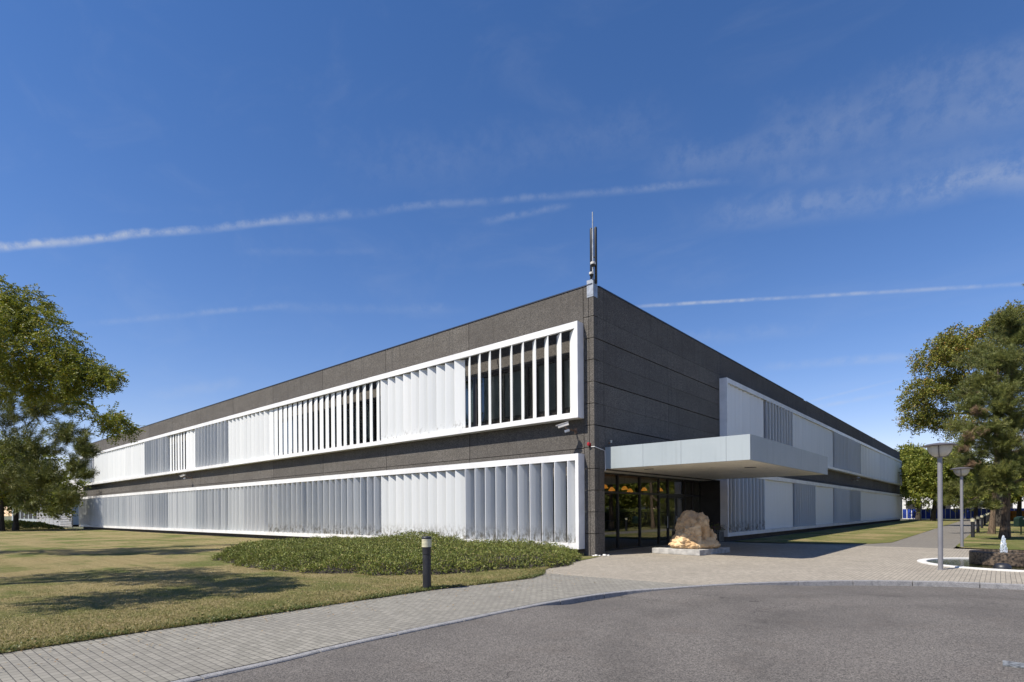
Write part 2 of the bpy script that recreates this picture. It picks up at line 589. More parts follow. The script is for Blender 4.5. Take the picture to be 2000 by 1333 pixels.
MT['bark'] = mat_bark('pine_bark', (0.045, 0.030, 0.020), (0.19, 0.135, 0.09))
MT['bark_grey'] = mat_bark('grey_bark', (0.022, 0.018, 0.015), (0.075, 0.062, 0.050))
MT['locust'] = mat_leaf('locust_leaves', [(0.0825, 0.1083, 0.0152), (0.2064, 0.2302, 0.0229), (0.3579, 0.2573, 0.0382), (0.1239, 0.149, 0.0191)], 0.33)
MT['pine'] = mat_leaf('pine_needles', [(0.0817, 0.1011, 0.0246), (0.175, 0.1909, 0.0493), (0.277, 0.2527, 0.0669), (0.0583, 0.0842, 0.0246)], 0.12, 0.5)
MT['deadpine'] = mat_leaf('dead_pine_needles', [(0.20, 0.12, 0.07), (0.27, 0.19, 0.12), (0.22, 0.18, 0.13)], 0.1, 0.8)
MT['maple'] = mat_leaf('late_summer_leaves', [(0.0938, 0.1095, 0.017), (0.2111, 0.208, 0.0306), (0.3519, 0.1861, 0.051), (0.1525, 0.1642, 0.0272)], 0.25)
MT['elm'] = mat_leaf('green_park_leaves', [(0.084, 0.116, 0.016), (0.21, 0.23, 0.032), (0.336, 0.3, 0.056), (0.126, 0.16, 0.0224)], 0.28)
MT['shrub'] = mat_leaf('cotoneaster_leaves', [(0.0847, 0.1165, 0.0238), (0.2261, 0.2495, 0.0511), (0.2826, 0.2274, 0.0768), (0.1413, 0.1663, 0.0375)], 0.15)
MT['grass'] = mat_leaf('grass_blades', [(0.322, 0.2511, 0.1173), (0.219, 0.2126, 0.069), (0.4894, 0.3864, 0.2208), (0.1674, 0.1803, 0.0483)], 0.2, 0.7)
MT['weed'] = mat_leaf('clover_leaves', [(0.06, 0.085, 0.02), (0.11, 0.14, 0.035), (0.16, 0.15, 0.06)], 0.15)
MT['deadleaf'] = mat_leaf('fallen_dry_leaves', [(0.25, 0.17, 0.08), (0.36, 0.27, 0.15), (0.18, 0.10, 0.05)], 0.1, 0.8)
MT['twig'] = simple('twig_bark', (0.075, 0.055, 0.04), 0.9)
MT['flower'] = simple('purple_flowers', (0.16, 0.04, 0.14), 0.7)
MT['lampglow'] = mat_emit('amber_pendant_shade', (1.0, 0.36, 0.05), 0.55)
MT['cream'] = simple('cream_plastic', (0.6, 0.58, 0.5), 0.5)
MT['coverplate'] = simple('worn_steel_cover', (0.17, 0.18, 0.19), 0.6, 0.0, 0.45, 18, bmp=0.4)

mw, Nw, bw, ow = material('fountain_water')
bw.inputs['Base Color'].default_value = (0.75, 0.82, 0.9, 1)
bw.inputs['Roughness'].default_value = 0.15
trw = Nw.n('ShaderNodeBsdfTransparent')
mxw = Nw.n('ShaderNodeMixShader')
mxw.inputs[0].default_value = 0.42
Nw.l(bw.outputs[0], mxw.inputs[1])
Nw.l(trw.outputs[0], mxw.inputs[2])
Nw.l(mxw.outputs[0], ow.inputs['Surface'])
MT['jet'] = mw

# ------------------------------------------------------------------ mesh helpers


class MB:
    """collects shapes and links them as ONE mesh object"""
    def __init__(self):
        self.v, self.f = [], []

    def add(self, vs, fs):
        n = len(self.v)
        self.v.extend([tuple(p) for p in vs])
        self.f.extend([tuple(i + n for i in q) for q in fs])
        return self

    def box(self, x0, x1, y0, y1, z0, z1):
        vs = [(x, y, z) for z in (z0, z1) for y in (y0, y1) for x in (x0, x1)]
        return self.add(vs, [(0, 2, 3, 1), (4, 5, 7, 6), (0, 1, 5, 4), (2, 6, 7, 3), (0, 4, 6, 2), (1, 3, 7, 5)])

    def obox(self, c, ax, ay, az, hx, hy, hz):
        c, ax, ay, az = Vector(c), Vector(ax), Vector(ay), Vector(az)
        vs = [c + ax * (i * hx) + ay * (j * hy) + az * (k * hz) for k in (-1, 1) for j in (-1, 1) for i in (-1, 1)]
        return self.add(vs, [(0, 2, 3, 1), (4, 5, 7, 6), (0, 1, 5, 4), (2, 6, 7, 3), (0, 4, 6, 2), (1, 3, 7, 5)])

    def lathe(self, prof, c=(0, 0, 0), seg=28, cap=True):
        c = Vector(c)
        vs, fs = [], []
        for r, z in prof:
            for k in range(seg):
                a = 2 * math.pi * k / seg
                vs.append(c + Vector((r * math.cos(a), r * math.sin(a), z)))
        for i in range(len(prof) - 1):
            for k in range(seg):
                k2 = (k + 1) % seg
                fs.append((i * seg + k, i * seg + k2, (i + 1) * seg + k2, (i + 1) * seg + k))
        if cap:
            fs.append(tuple(range(seg))[::-1])
            fs.append(tuple((len(prof) - 1) * seg + k for k in range(seg)))
        return self.add(vs, fs)

    def tube(self, pts, rads, seg=7):
        pts = [Vector(p) for p in pts]
        if not hasattr(rads, '__len__'):
            rads = [rads] * len(pts)
        vs, fs = [], []
        t0 = (pts[1] - pts[0]).normalized()
        n = t0.orthogonal().normalized()
        for i, p in enumerate(pts):
            t = (pts[min(i + 1, len(pts) - 1)] - pts[max(i - 1, 0)])
            if t.length < 1e-9:
                t = t0.copy()
            t.normalize()
            n = (n - t * n.dot(t))
            n = n.normalized() if n.length > 1e-6 else t.orthogonal().normalized()
            b = t.cross(n)
            for k in range(seg):
                a = 2 * math.pi * k / seg
                vs.append(p + (n * math.cos(a) + b * math.sin(a)) * rads[i])
        for i in range(len(pts) - 1):
            for k in range(seg):
                k2 = (k + 1) % seg
                fs.append((i * seg + k, i * seg + k2, (i + 1) * seg + k2, (i + 1) * seg + k))
        fs.append(tuple(range(seg))[::-1])
        fs.append(tuple((len(pts) - 1) * seg + k for k in range(seg)))
        return self.add(vs, fs)

    def poly(self, pts, z):
        n = len(pts)
        return self.add([(p[0], p[1], z) for p in pts], [tuple(range(n))])

    def build(self, name, mat, parent=None, smooth=False, loc=None):
        me = bpy.data.meshes.new(name)
        off = Vector(loc) if loc is not None else None
        vs = [tuple(Vector(p) - off) for p in self.v] if off is not None else self.v
        me.from_pydata(vs, [], self.f)
        me.validate()
        me.update()
        if smooth:
            me.polygons.foreach_set('use_smooth', [True] * len(me.polygons))
            try:
                me.set_sharp_from_angle(angle=R_(38))
            except Exception:
                pass
        return link(name, me, mat, parent, loc)


def link(name, me, mat, parent=None, loc=None):
    o = bpy.data.objects.new(name, me)
    COL.objects.link(o)
    if mat is not None:
        me.materials.append(MT[mat] if isinstance(mat, str) else mat)
    if parent is not None:
        o.parent = parent
    if loc is not None:
        o.location = Vector(loc)
    return o


def np_mesh(name, V, nper, mat, parent=None):
    """mesh of many separate faces with nper corners each; V has shape (faces*nper, 3)"""
    V = np.asarray(V, dtype=np.float32).reshape(-1, 3)
    nf = len(V) // nper
    me = bpy.data.meshes.new(name)
    me.vertices.add(len(V))
    me.vertices.foreach_set('co', V.ravel())
    me.loops.add(len(V))
    me.loops.foreach_set('vertex_index', np.arange(len(V), dtype=np.int32))
    me.polygons.add(nf)
    me.polygons.foreach_set('loop_start', np.arange(0, len(V), nper, dtype=np.int32))
    me.update(calc_edges=True)
    me.validate()
    return link(name, me, mat, parent)


def tag(o, label=None, cat=None, group=None, kind=None):
    if label:
        o['label'] = label
    if cat:
        o['category'] = cat
    if group:
        o['group'] = group
    if kind:
        o['kind'] = kind
    return o


def empty(name, loc=(0, 0, 0), rz=0.0):
    o = bpy.data.objects.new(name, None)
    COL.objects.link(o)
    o.location = loc
    o.rotation_euler = (0, 0, rz)
    o.empty_display_size = 0.2
    return o


def copy_tree(o, parent=None):
    c = o.copy()
    COL.objects.link(c)
    if parent is not None:
        c.parent = parent
        c.matrix_parent_inverse = o.matrix_parent_inverse.copy()
    for ch in list(o.children):
        copy_tree(ch, c)
    return c


def unit(a):
    return a / np.maximum(np.linalg.norm(a, axis=-1, keepdims=True), 1e-9)


# ------------------------------------------------------------------ the setting: ground, lawn, paving, road
KERB = [(5.05, -60), (5.05, -30), (5.06, -16), (4.98, -13.9), (4.93, -12.8), (4.93, -11.4), (4.92, -10.2), (4.94, -9.2),
        (5.06, -8.1), (5.30, -7.2), (5.74, -6.32), (6.35, -5.15), (7.07, -4.05), (7.9, -3.1), (8.78, -2.36), (9.67, -1.82),
        (10.54, -1.47), (11.37, -1.26), (12.4, -1.2), (13.5, -1.35), (15.2, -1.9), (17.2, -3.2), (19.2, -5.2), (22, -7.0),
        (28, -8.0), (45, -8.3), (80, -8.3)]


def resample(pts, step):
    P = [Vector((*p, 0)) for p in pts]
    # Catmull-Rom, then even spacing
    dense = []
    for i in range(len(P) - 1):
        p0, p1, p2, p3 = P[max(i - 1, 0)], P[i], P[i + 1], P[min(i + 2, len(P) - 1)]
        n = max(2, int((p2 - p1).length / 0.1))
        for k in range(n):
            t = k / n
            dense.append(0.5 * ((2 * p1) + (p2 - p0) * t + (2 * p0 - 5 * p1 + 4 * p2 - p3) * t * t + (3 * p1 - p0 - 3 * p2 + p3) * t ** 3))
    dense.append(P[-1])
    out, acc = [dense[0]], 0.0
    for a, b in zip(dense, dense[1:]):
        acc += (b - a).length
        if acc >= step:
            out.append(b)
            acc = 0
    return out


KL = resample(KERB, 0.25)


def sstep(x, a, b):
    t = min(1, max(0, (x - a) / (b - a)))
    return t * t * (3 - 2 * t)


def raised(p):
    """1 where the kerb stands above the road, 0 where it is dropped"""
    if p.x < 6.6 and p.y < -5.4:
        return 0.9 * sstep(p.y, -9.9, -8.6) * (1 - sstep(p.y, -8.0, -5.9))
    return sstep(p.x, 6.3, 8.0)


KN = []
for i, p in enumerate(KL):
    t = (KL[min(i + 1, len(KL) - 1)] - KL[max(i - 1, 0)]).normalized()
    KN.append(Vector((t.y, -t.x, 0)))          # towards the road

# road: one grid whose level follows the kerb
gx = np.concatenate([np.arange(2, 24, 0.25), np.linspace(24, 90, 24)])
gy = np.concatenate([np.linspace(-90, -30, 20), np.arange(-29.5, 1.0, 0.25)])
KA = np.array([(p.x, p.y) for p in KL])
KR = np.array([raised(p) for p in KL])
X, Y = np.meshgrid(gx, gy, indexing='ij')
Q = np.stack([X.ravel(), Y.ravel()], 1)
Z = np.zeros(len(Q))
for s in range(0, len(Q), 4000):
    d2 = ((Q[s:s + 4000, None, :] - KA[None]) ** 2).sum(2)
    j = d2.argmin(1)
    dist = np.sqrt(d2[np.arange(len(j)), j])
    e = np.exp(-dist / 1.6)
    Z[s:s + 4000] = -0.015 - 0.095 * KR[j] * e - 0.05 * (1 - e)
nx, ny = len(gx), len(gy)
road = MB()
road.v = [(float(Q[i, 0]), float(Q[i, 1]), float(Z[i])) for i in range(len(Q))]
road.f = [(i * ny + j, (i + 1) * ny + j, (i + 1) * ny + j + 1, i * ny + j + 1) for i in range(nx - 1) for j in range(ny - 1)]
tag(road.build('road', 'asphalt', smooth=True), kind='structure')

gm = MB()
gm.poly([(-3000, -3000), (3000, -3000), (3000, 3000), (-3000, 3000)], -0.32)
tag(gm.build('ground', 'ground'), kind='structure')

# kerb stones swept along the line, one metre each
kb = MB()
i = 0
while i < len(KL) - 5:
    idx = list(range(i, min(i + 5, len(KL))))
    vs = []
    for q in idx:
        sh = 0.010 if q == idx[0] else -0.010 if q == idx[-1] else 0.0
        tt = (KL[min(q + 1, len(KL) - 1)] - KL[max(q - 1, 0)]).normalized()
        p, n = KL[q] + tt * sh, KN[q]
        jz = 0.002 * math.sin(q * 12.9) + 0.004
        jn = 0.004 * math.sin(q * 7.7)
        for off, z in ((-0.06, -0.16), (-0.06, jz - 0.004), (-0.052, jz), (0.044 + jn, jz), (0.056 + jn, jz - 0.012), (0.062, -0.16)):
            vs.append(p + n * off + Vector((0, 0, z)))
    fs = []
    for a in range(len(idx) - 1):
        for k in range(6):
            k2 = (k + 1) % 6
            fs.append((a * 6 + k, (a + 1) * 6 + k, (a + 1) * 6 + k2, a * 6 + k2))
    fs.append(tuple(range(6)))
    fs.append(tuple((len(idx) - 1) * 6 + k for k in range(6))[::-1])
    kb.add(vs, fs)
    i += 4
tag(kb.build('kerb', 'granite'), kind='structure')

inner = [(p - n * 0.086) for p, n in zip(KL, KN)]
EDGE = [(2.25, -60), (2.25, -16.2), (2.17, -14.9), (2.22, -13.2), (2.15, -11.3), (2.12, -9.4), (2.30, -8.2), (2.42, -7.4), (2.44, -6.7), (2.20, -5.9),
        (1.55, -5.0), (1.05, -3.9), (0.80, -2.8), (0.52, -1.2), (0.25, 0.0)]
SPLIT_Y = -5.6
# footway (courses across the walk) and forecourt share one edge
k_split = min(range(len(inner)), key=lambda q: abs(inner[q].y - SPLIT_Y) + (100 if inner[q].x > 8 else 0))
e_lo = [p for p in EDGE if p[1] < SPLIT_Y]
e_hi = [p for p in EDGE if p[1] >= SPLIT_Y]
sx, sy = inner[k_split].x, inner[k_split].y
foot = MB()
foot.poly([(p.x, p.y) for p in inner[:k_split + 1]] + [(2.02, SPLIT_Y)] + e_lo[::-1], 0.0)
tag(foot.build('pavement', 'paver'), kind='structure')
court = MB()
court.poly([(p.x, p.y) for p in inner[k_split:]] + [(80, 11.6), (9.5, 11.6), (7.1, 11.6), (0.02, 11.6), (0.02, 12.02), (-1.0, 12.02), (-1.0, 0.66), (0.02, 0.66), (0.02, 0.0)] + e_hi[::-1] + [(2.02, SPLIT_Y)], 0.0)
tag(court.build('forecourt_paving', 'paver_court'), kind='structure')
pth = MB()
pth.poly([(7.05, 11.6), (9.55, 11.6), (9.52, 40), (9.55, 93), (6.95, 93), (6.98, 40)], 0.0)
pth.poly([(3.2, 11.6), (7.05, 11.6), (7.03, 15.2), (6.4, 13.4), (5.4, 12.6), (3.2, 12.1)], 0.0)
tag(pth.build('path', 'path'), kind='structure')

lw = MB()
lw.poly([(-220, -120), (2.24, -120)] + EDGE + [(-0.2, -0.35), (-71.0, -0.35), (-220, -0.35)], 0.012)
tag(lw.build('lawn', 'lawn'), kind='structure')
lw2 = MB()
lw2.poly([(0.6, 12.0), (3.2, 12.1), (5.4, 12.6), (6.4, 13.4), (7.03, 15.2), (6.98, 40), (6.95, 88), (0.6, 88)], 0.012)
lw2.poly([(9.55, 13.4), (9.8, 12.3), (10.6, 11.9), (80, 11.9), (80, 92), (9.56, 92), (9.52, 40)], 0.012)
tag(lw2.build('lawn', 'lawn_green'), kind='structure')
gs = MB()
gs.poly([(-71.0, -0.36), (-0.45, -0.36), (-0.45, 0.2), (-71, 0.2)], -0.02)
gs.poly([(0.0, 12.0), (0.6, 12.0), (0.6, 81), (0.0, 81)], -0.02)
gs.poly([(-0.45, -0.36), (0.25, 0.0), (0.02, 0.0), (-0.1, 0.0), (-0.45, 0.0)], -0.01)
tag(gs.build('gravel_strip', 'gravel'), kind='structure')

# grass blades on the near lawn, too many to count
EA = np.array(EDGE)


def edge_x(y):
    return np.interp(y, EA[:, 1], EA[:, 0])


def grass_patch(n, x0, y0, y1, hmin, hmax, falloff):
    y = rng.uniform(y0, y1, n)
    x = edge_x(y) - np.abs(rng.exponential(falloff, n)) - rng.uniform(-0.02, 0.05, n)
    keep = x > x0
    x, y = x[keep], y[keep]
    n = len(x)
    h = rng.uniform(hmin, hmax, n)
    a = rng.uniform(0, 2 * math.pi, n)
    lean = rng.normal(0, 0.7, (n, 2)) * h[:, None]
    w = rng.uniform(0.004, 0.009, n)
    b = np.stack([x, y, np.full(n, 0.008)], 1)
    side = np.stack([np.cos(a) * w, np.sin(a) * w, np.zeros(n)], 1)
    tip = b + np.stack([lean[:, 0], lean[:, 1], h], 1)
    return np.stack([b - side, b + side, tip], 1).reshape(-1, 3)


g = [grass_patch(130000, -9, -16.8, -2.5, 0.010, 0.034, 3.0), grass_patch(26000, 0, -16.8, -4.4, 0.02, 0.06, 0.12)]
tag(np_mesh('grass', np.concatenate(g), 3, 'grass'), kind='stuff')
# clover and weeds crowding the paving edge
n = 9000
y = rng.uniform(-16.8, -5.2, n)
wgt = 0.5 + 0.5 * np.sin(y * 3.1) * np.sin(y * 1.3 + 1) + rng.normal(0, .25, n)
y = y[wgt > 0.45]
n = len(y)
x = edge_x(y) + 0.05 - np.abs(rng.exponential(0.13, n))
c3 = np.stack([x, y, rng.uniform(0.012, 0.05, n)], 1)
dd_ = rng.normal(0, 1, (n, 3))
dd_[:, 2] = np.abs(dd_[:, 2]) * 0.4
dd_ /= np.linalg.norm(dd_, axis=1, keepdims=True)
ss_ = np.cross(dd_, rng.normal(0, 1, (n, 3)))
ss_ /= np.linalg.norm(ss_, axis=1, keepdims=True)
tag(np_mesh('weeds', np.stack([c3, c3 + dd_ * .018 - ss_ * .011, c3 + dd_ * .038, c3 + dd_ * .018 + ss_ * .011], 1).reshape(-1, 3), 4, 'weed'), kind='stuff')
n = 900
y = rng.uniform(-16.8, -5, n)
x = edge_x(y) - rng.normal(0.1, 0.9, n) + 0.2
c3 = np.stack([x, y, np.full(n, 0.03)], 1)
a_ = rng.uniform(0, 6.28, n)
dd_ = np.stack([np.cos(a_), np.sin(a_), rng.normal(0, .2, n)], 1)
ss_ = np.stack([-np.sin(a_), np.cos(a_), rng.normal(0, .3, n)], 1)
tag(np_mesh('fallen_leaves', np.stack([c3, c3 + dd_ * .016 - ss_ * .010, c3 + dd_ * .036, c3 + dd_ * .016 + ss_ * .010], 1).reshape(-1, 3), 4, 'deadleaf'), kind='stuff')

# ------------------------------------------------------------------ the office building
ZR = 9.81
XL, YR = -71.2, 81.0
PITCH, BSP = 5.9, 0.59
bld = empty('office_building', (0, 0, 0))
tag(bld, 'long two storey office building of dark concrete wrapped in white vertical louvres', 'building')

WB = MB()
G_ = 0.012


def wall_panel_left(x0, x1, z0, z1):
    WB.box(x0 + G_, x1 - G_, 0.0, 0.22, z0 + G_, z1 - G_)


def wall_panel_right(y0, y1, z0, z1, g=G_):
    WB.box(-0.22, 0.0, y0 + G_, y1 - G_, z0 + g, z1 - g)


HJ = [0.0, 0.80, 1.585, 2.37, 3.15, 3.93, 4.72, 5.505, 6.29, 7.08, 7.86, 8.645, 9.76]
for k in range(12):
    x1, x0 = -0.44 - PITCH * k, -0.44 - PITCH * (k + 1)
    for z0, z1 in ((-0.3, 0.86), (3.70, 3.90), (3.90, 5.28), (8.46, 9.76)):
        wall_panel_left(x0, x1, z0, z1)
    for z0, z1 in ((2.955, 3.72), (7.545, 8.47)):
        WB.box(x0, x1 - 0.004, 0.305, 0.45, z0, z1)
for a, b in zip(HJ, HJ[1:]):
    wall_panel_left(-0.44, -0.205, a if a else -0.3, b)
# corner quoin blocks: one stack shared by both faces
for a, b in zip(HJ, HJ[1:]):
    WB.box(-0.195, 0.0, 0.0, 0.24, (a if a else -0.3) + 0.012, b - 0.012)
for i_, (a, b) in enumerate(zip(HJ, HJ[1:])):
    deep = i_ in (6, 8, 10)
    lo = (a if a else -0.3) + (0.02 if i_ in (6, 8, 10) else 0.005)
    hi = b - (0.02 if i_ in (5, 7, 9) else 0.005)
    WB.box(-0.205, 0.0 - 0.001, 0.25, 0.66, lo, hi)
    if a >= 3.1:
        WB.box(-0.22, 0.0 - 0.001, 0.67, 5.98, lo, hi)
        WB.box(-0.22, 0.0 - 0.001, 5.99, 12.06, lo, hi)
for k in range(12):
    y0, y1 = 12.07 + 5.745 * k, 12.07 + 5.745 * (k + 1)
    for z0, z1 in ((-0.3, 0.86), (2.96, 3.90), (3.90, 5.28), (7.55, 9.76)):
        wall_panel_right(y0, y1, z0, z1)
# solid backing behind the joints and the far sides
WB.box(XL, -0.23, 0.225, 0.30, -0.3, 0.85)
WB.box(XL, -0.23, 0.225, 0.30, 3.725, 5.275)
WB.box(XL, -0.23, 0.225, 0.30, 8.475, 9.7)
WB.box(XL, -0.446, 0.301, 0.5, 0.70, 0.848)
WB.box(XL, -0.446, 0.301, 0.5, 5.15, 5.274)
WB.box(-0.44, -0.235, 0.302, 0.6, 0.0, 9.6)
WB.box(-0.30, -0.225, 0.3, 12.0, 3.16, 9.7)
WB.box(-0.30, -0.225, 12.07, YR, -0.3, 0.85)
WB.box(-0.30, -0.225, 12.07, YR, 2.97, 5.27)
WB.box(-0.30, -0.225, 12.07, YR, 7.56, 9.7)
WB.box(XL, XL + 0.2, 0.31, YR, -0.3, 9.7)
WB.box(XL + 0.2, -0.31, YR - 0.2, YR, -0.3, 9.7)
wall = WB.build('wall', 'concrete', bld)
# dark rooms behind the ribbon windows
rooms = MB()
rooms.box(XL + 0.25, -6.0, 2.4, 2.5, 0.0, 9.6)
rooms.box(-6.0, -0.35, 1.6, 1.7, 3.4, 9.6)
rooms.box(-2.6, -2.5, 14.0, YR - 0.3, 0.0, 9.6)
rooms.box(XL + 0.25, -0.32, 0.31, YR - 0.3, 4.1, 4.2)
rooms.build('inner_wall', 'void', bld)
rf = MB()
rf.box(XL + 0.2, -0.31, 0.31, YR - 0.2, 9.5, 9.55)
rf.build('roof', 'roof', bld)
cp = MB()
cp.box(XL - 0.02, -0.03, -0.02, 0.35, 9.765, ZR)
cp.box(-0.35, 0.02, 0.36, 28.55, 9.765, ZR)
cp.box(-0.35, 0.02, 29.25, YR, 9.765, ZR - 0.02)
cp.build('coping', 'coping', bld)
for q in ((28.56, 29.24, 9.72), (59.3, 59.9, 9.815)):
    fl = MB()
    fl.box(-0.34, 0.03, q[0], q[1], q[2], q[2] + 0.025)
    fl.build('flashing', 'white', bld)


def window(axis, a0, a1, z0, z1, lower):
    dep = 0.27 if axis == 'x' else 0.0
    """one structural bay of ribbon window: frame part with its pane and grey panels painted as reflections"""
    f, p = MB(), MB()

    def bx(m, s0, s1, d0, d1, q0, q1):
        if axis == 'x':
            m.box(s0, s1, d0 + dep, d1 + dep, q0, q1)
        else:
            m.box(-d1, -d0, s0, s1, q0, q1)
    bx(f, a0, a1, 0.07, 0.17, z0, z0 + 0.16)
    bx(f, a0, a1, 0.07, 0.17, z1 - 0.12, z1)
    n = 4
    for i in range(n + 1):
        s = a0 + (a1 - a0) * i / n
        w = 0.10 if i in (0, n) else 0.055
        s0, s1 = max(a0, s - w), min(a1, s + w)
        bx(f, s0, s1, 0.072, 0.168, z0 + 0.162, z1 - 0.122)
    if lower:
        bx(f, a0, a1, 0.06, 0.069, z0 + 0.22, z0 + 0.26)
    bx(p, a0 + 0.005, a1 - 0.005, 0.115, 0.12, z0 + 0.165, z1 - 0.125)
    o = f.build('window', 'bronze', bld)
    p.build('pane', 'window_glass', o)
    if not (axis == 'x' and a1 > -24):
        return
    for i in range(n):  # upright grey panels behind the pane imitate reflections in the glass
        s0, s1 = a0 + (a1 - a0) * i / n, a0 + (a1 - a0) * (i + 1) / n
        u0, u1 = [(0.30, 0.88), (0.12, 0.78), (0.36, 0.95), (0.2, 0.85)][i]
        b = MB()
        bx(b, s0 + (s1 - s0) * u0, s0 + (s1 - s0) * u1, 0.2, 0.21, z0 + 0.3, z1 - 0.15)
        b.build('reflection_panel', 'reflection_panel', o)


for k in range(12):
    x1, x0 = -0.45 - PITCH * k, -0.45 - PITCH * (k + 1) + 0.02
    window('x', x0, x1, 0.87, 2.95, True)
    window('x', x0, x1, 5.29, 7.54, False)
for k in range(12):
    y0, y1 = 12.08 + 5.745 * k, 12.08 + 5.745 * (k + 1) - 0.02
    window('y', y0, y1, 0.87, 2.95, True)
    window('y', y0, y1, 5.29, 7.54, False)

# white louvre screens: box frames hung in front of the ribbon windows
FD = 0.40
ROWS = {'low': (0.25, 3.69), 'up': (4.985, 8.446)}
screens = {}
for row, (z0, z1) in ROWS.items():
    xe = -0.43
    xw = -71.15 if row == 'low' else -71.15
    f = MB()
    k = 0
    while True:
        a1 = xe - 0.13 - PITCH * k if k else xe - 0.14
        a0 = max(xw, xe - 0.13 - PITCH * (k + 1))
        f.box(a0 + 0.003, a1 - 0.003, -FD, -FD + 0.11, z1 - 0.24, z1)
        f.box(a0 + 0.003, a1 - 0.003, -FD, -0.012, z0, z0 + 0.20)
        for q in range(3):
            xb = a1 - 0.6 - q * 1.95
            if xb > a0 + 0.1:
                f.box(xb - 0.02, xb + 0.02, -FD + 0.111, 0.03, z1 - 0.10, z1 - 0.04)
        k += 1
        if a0 <= xw + 1e-6:
            break
    f.box(xe - 0.137, xe, -FD - 0.003, -0.012, z0 - 0.003, z1 + 0.003)
    f.box(xw - 0.10, xw - 0.003, -FD - 0.003, -0.012, z0 - 0.003, z1 + 0.003)
    if row == 'up':
        f.box(-65.0, -64.9, -FD - 0.003, -0.012, z0 + 0.203, z1 - 0.243)
    screens['x', row] = f.build('louvre_screen', 'white', bld)
    f = MB()
    ys, ye = 11.93, 79.6
    k = 0
    while True:
        a0 = ys + 0.14 + 6.1 * k
        a1 = min(ye, ys + 0.14 + 6.1 * (k + 1))
        f.box(0.012, FD, a0 + 0.003, a1 - 0.003, z1 - 0.24, z1)
        f.box(0.012, FD, a0 + 0.003, a1 - 0.003, z0, z0 + 0.20)
        k += 1
        if a1 >= ye - 1e-6:
            break
    f.box(0.012, FD + 0.003, ys, ys + 0.137, z0 - 0.003, z1 + 0.003)
    f.box(0.012, FD + 0.003, ye + 0.003, ye + 0.10, z0 - 0.003, z1 + 0.003)
    screens['y', row] = f.build('louvre_screen', 'white', bld)
brk = MB()
for i in range(44):
    brk.box(-1.0 - 0.59 * i * 2.7 - 0.02, -1.0 - 0.59 * i * 2.7 + 0.02, -0.3, -0.02, 4.962, 4.982)


def blade_geo(h, w=0.475, t=0.028):
    xs = [-w / 2, -w / 2 + 0.012, -w * 0.30, 0, w * 0.30, w / 2 - 0.012, w / 2]
    th = [0.010, 0.017, t * 0.82, t, t * 0.82, 0.017, 0.010]
    ring = [(x, y) for x, y in zip(xs, th)] + [(x, -y) for x, y in zip(xs[::-1], th[::-1])]
    n = len(ring)
    vs = [(x, y, 0.0) for x, y in ring] + [(x, y, h) for x, y in ring]
    fs = [((i + 1) % n, i, n + i, n + (i + 1) % n) for i in range(n)] + [tuple(range(n)), tuple(range(n, 2 * n))[::-1]]
    return vs, fs


BL = {}
for row, (z0, z1) in ROWS.items():
    vs, fs = blade_geo(z1 - z0 - 0.44 - 0.03)
    m = MB().add(vs, fs)
    me = bpy.data.meshes.new('louvre_blade')
    me.from_pydata(m.v, [], m.f)
    me.update()
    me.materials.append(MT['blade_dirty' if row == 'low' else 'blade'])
    BL[row] = (me, vs, fs)

# opening angle of every bay of blades (0 = closed flush, 90 = square to the wall)
AX_UP = [[-35, -36, -36, -37, -38, -40, -45, -38, -37, -37], 32, [-21, -20, -18, -17, -15, -16, -2, -13, -12, -10], [-9, -8, -7, -6, -5, -4, -3, -2, -1, 2], 31, 68, [-4, 24, 24, -5, -6, -6, -5, -6, -5, -6], 71, 30, 26, 30, 68]
AX_LOW = [[62, 62, 63, 63, 63, 64, 64, 64, 65, 65], 32, 65, 67, [65, 64, 62, 60, 59, 58, 57, 57, 56, 56], 65, 55, 69, 60, 63, 64, 70]
AY_UP = [-18, 62, -22, -18, 68, 70, -15, -14, -30, -20, -16]
AY_LOW = [70, -20, 62, -18, 72, 46, -14, -16, -14, -18, -16]
rest = MB()
rest_low = MB()


def place(axis, row, s, ang, big):
    z = ROWS[row][0] + 0.215
    me, vs, fs = BL[row]
    ang += random.gauss(0, 1.8 if axis == 'x' else 2.6)
    if axis == 'x':
        loc, rz = Vector((s, -0.235, z)), R_(ang)
    else:
        loc, rz = Vector((0.245, s, z)), R_(90 + ang)
    if big:
        o = bpy.data.objects.new('louvre_blade', me)
        COL.objects.link(o)
        o.location = loc
        o.rotation_euler = (0, 0, rz)
        o.parent = screens[axis, row]
    else:
        c, sn = math.cos(rz), math.sin(rz)
        (rest_low if row == 'low' else rest).add([(loc.x + x * c - y * sn, loc.y + x * sn + y * c, loc.z + zz) for x, y, zz in vs], fs)


for row, table in (('up', AX_UP), ('low', AX_LOW)):
    for k, a in enumerate(table):
        for i in range(10):
            s = -0.44 - 0.33 - PITCH * k - BSP * i
            if s < -71.0:
                continue
            place('x', row, s, a[i] if isinstance(a, list) else a, k < 4)
for row, table in (('up', AY_UP), ('low', AY_LOW)):
    for k, a in enumerate(table):
        for i in range(10):
            s = 12.07 + 0.30 + 6.1 * k + 0.61 * i
            if s > 79.5:
                continue
            place('y', row, s, a[i] if isinstance(a, list) else a, k < 1)
nv = len(rest.v)
rest.add(rest_low.v, rest_low.f)
ro = rest.build('louvre_blades', 'blade', bld)
tag(ro, kind='stuff')

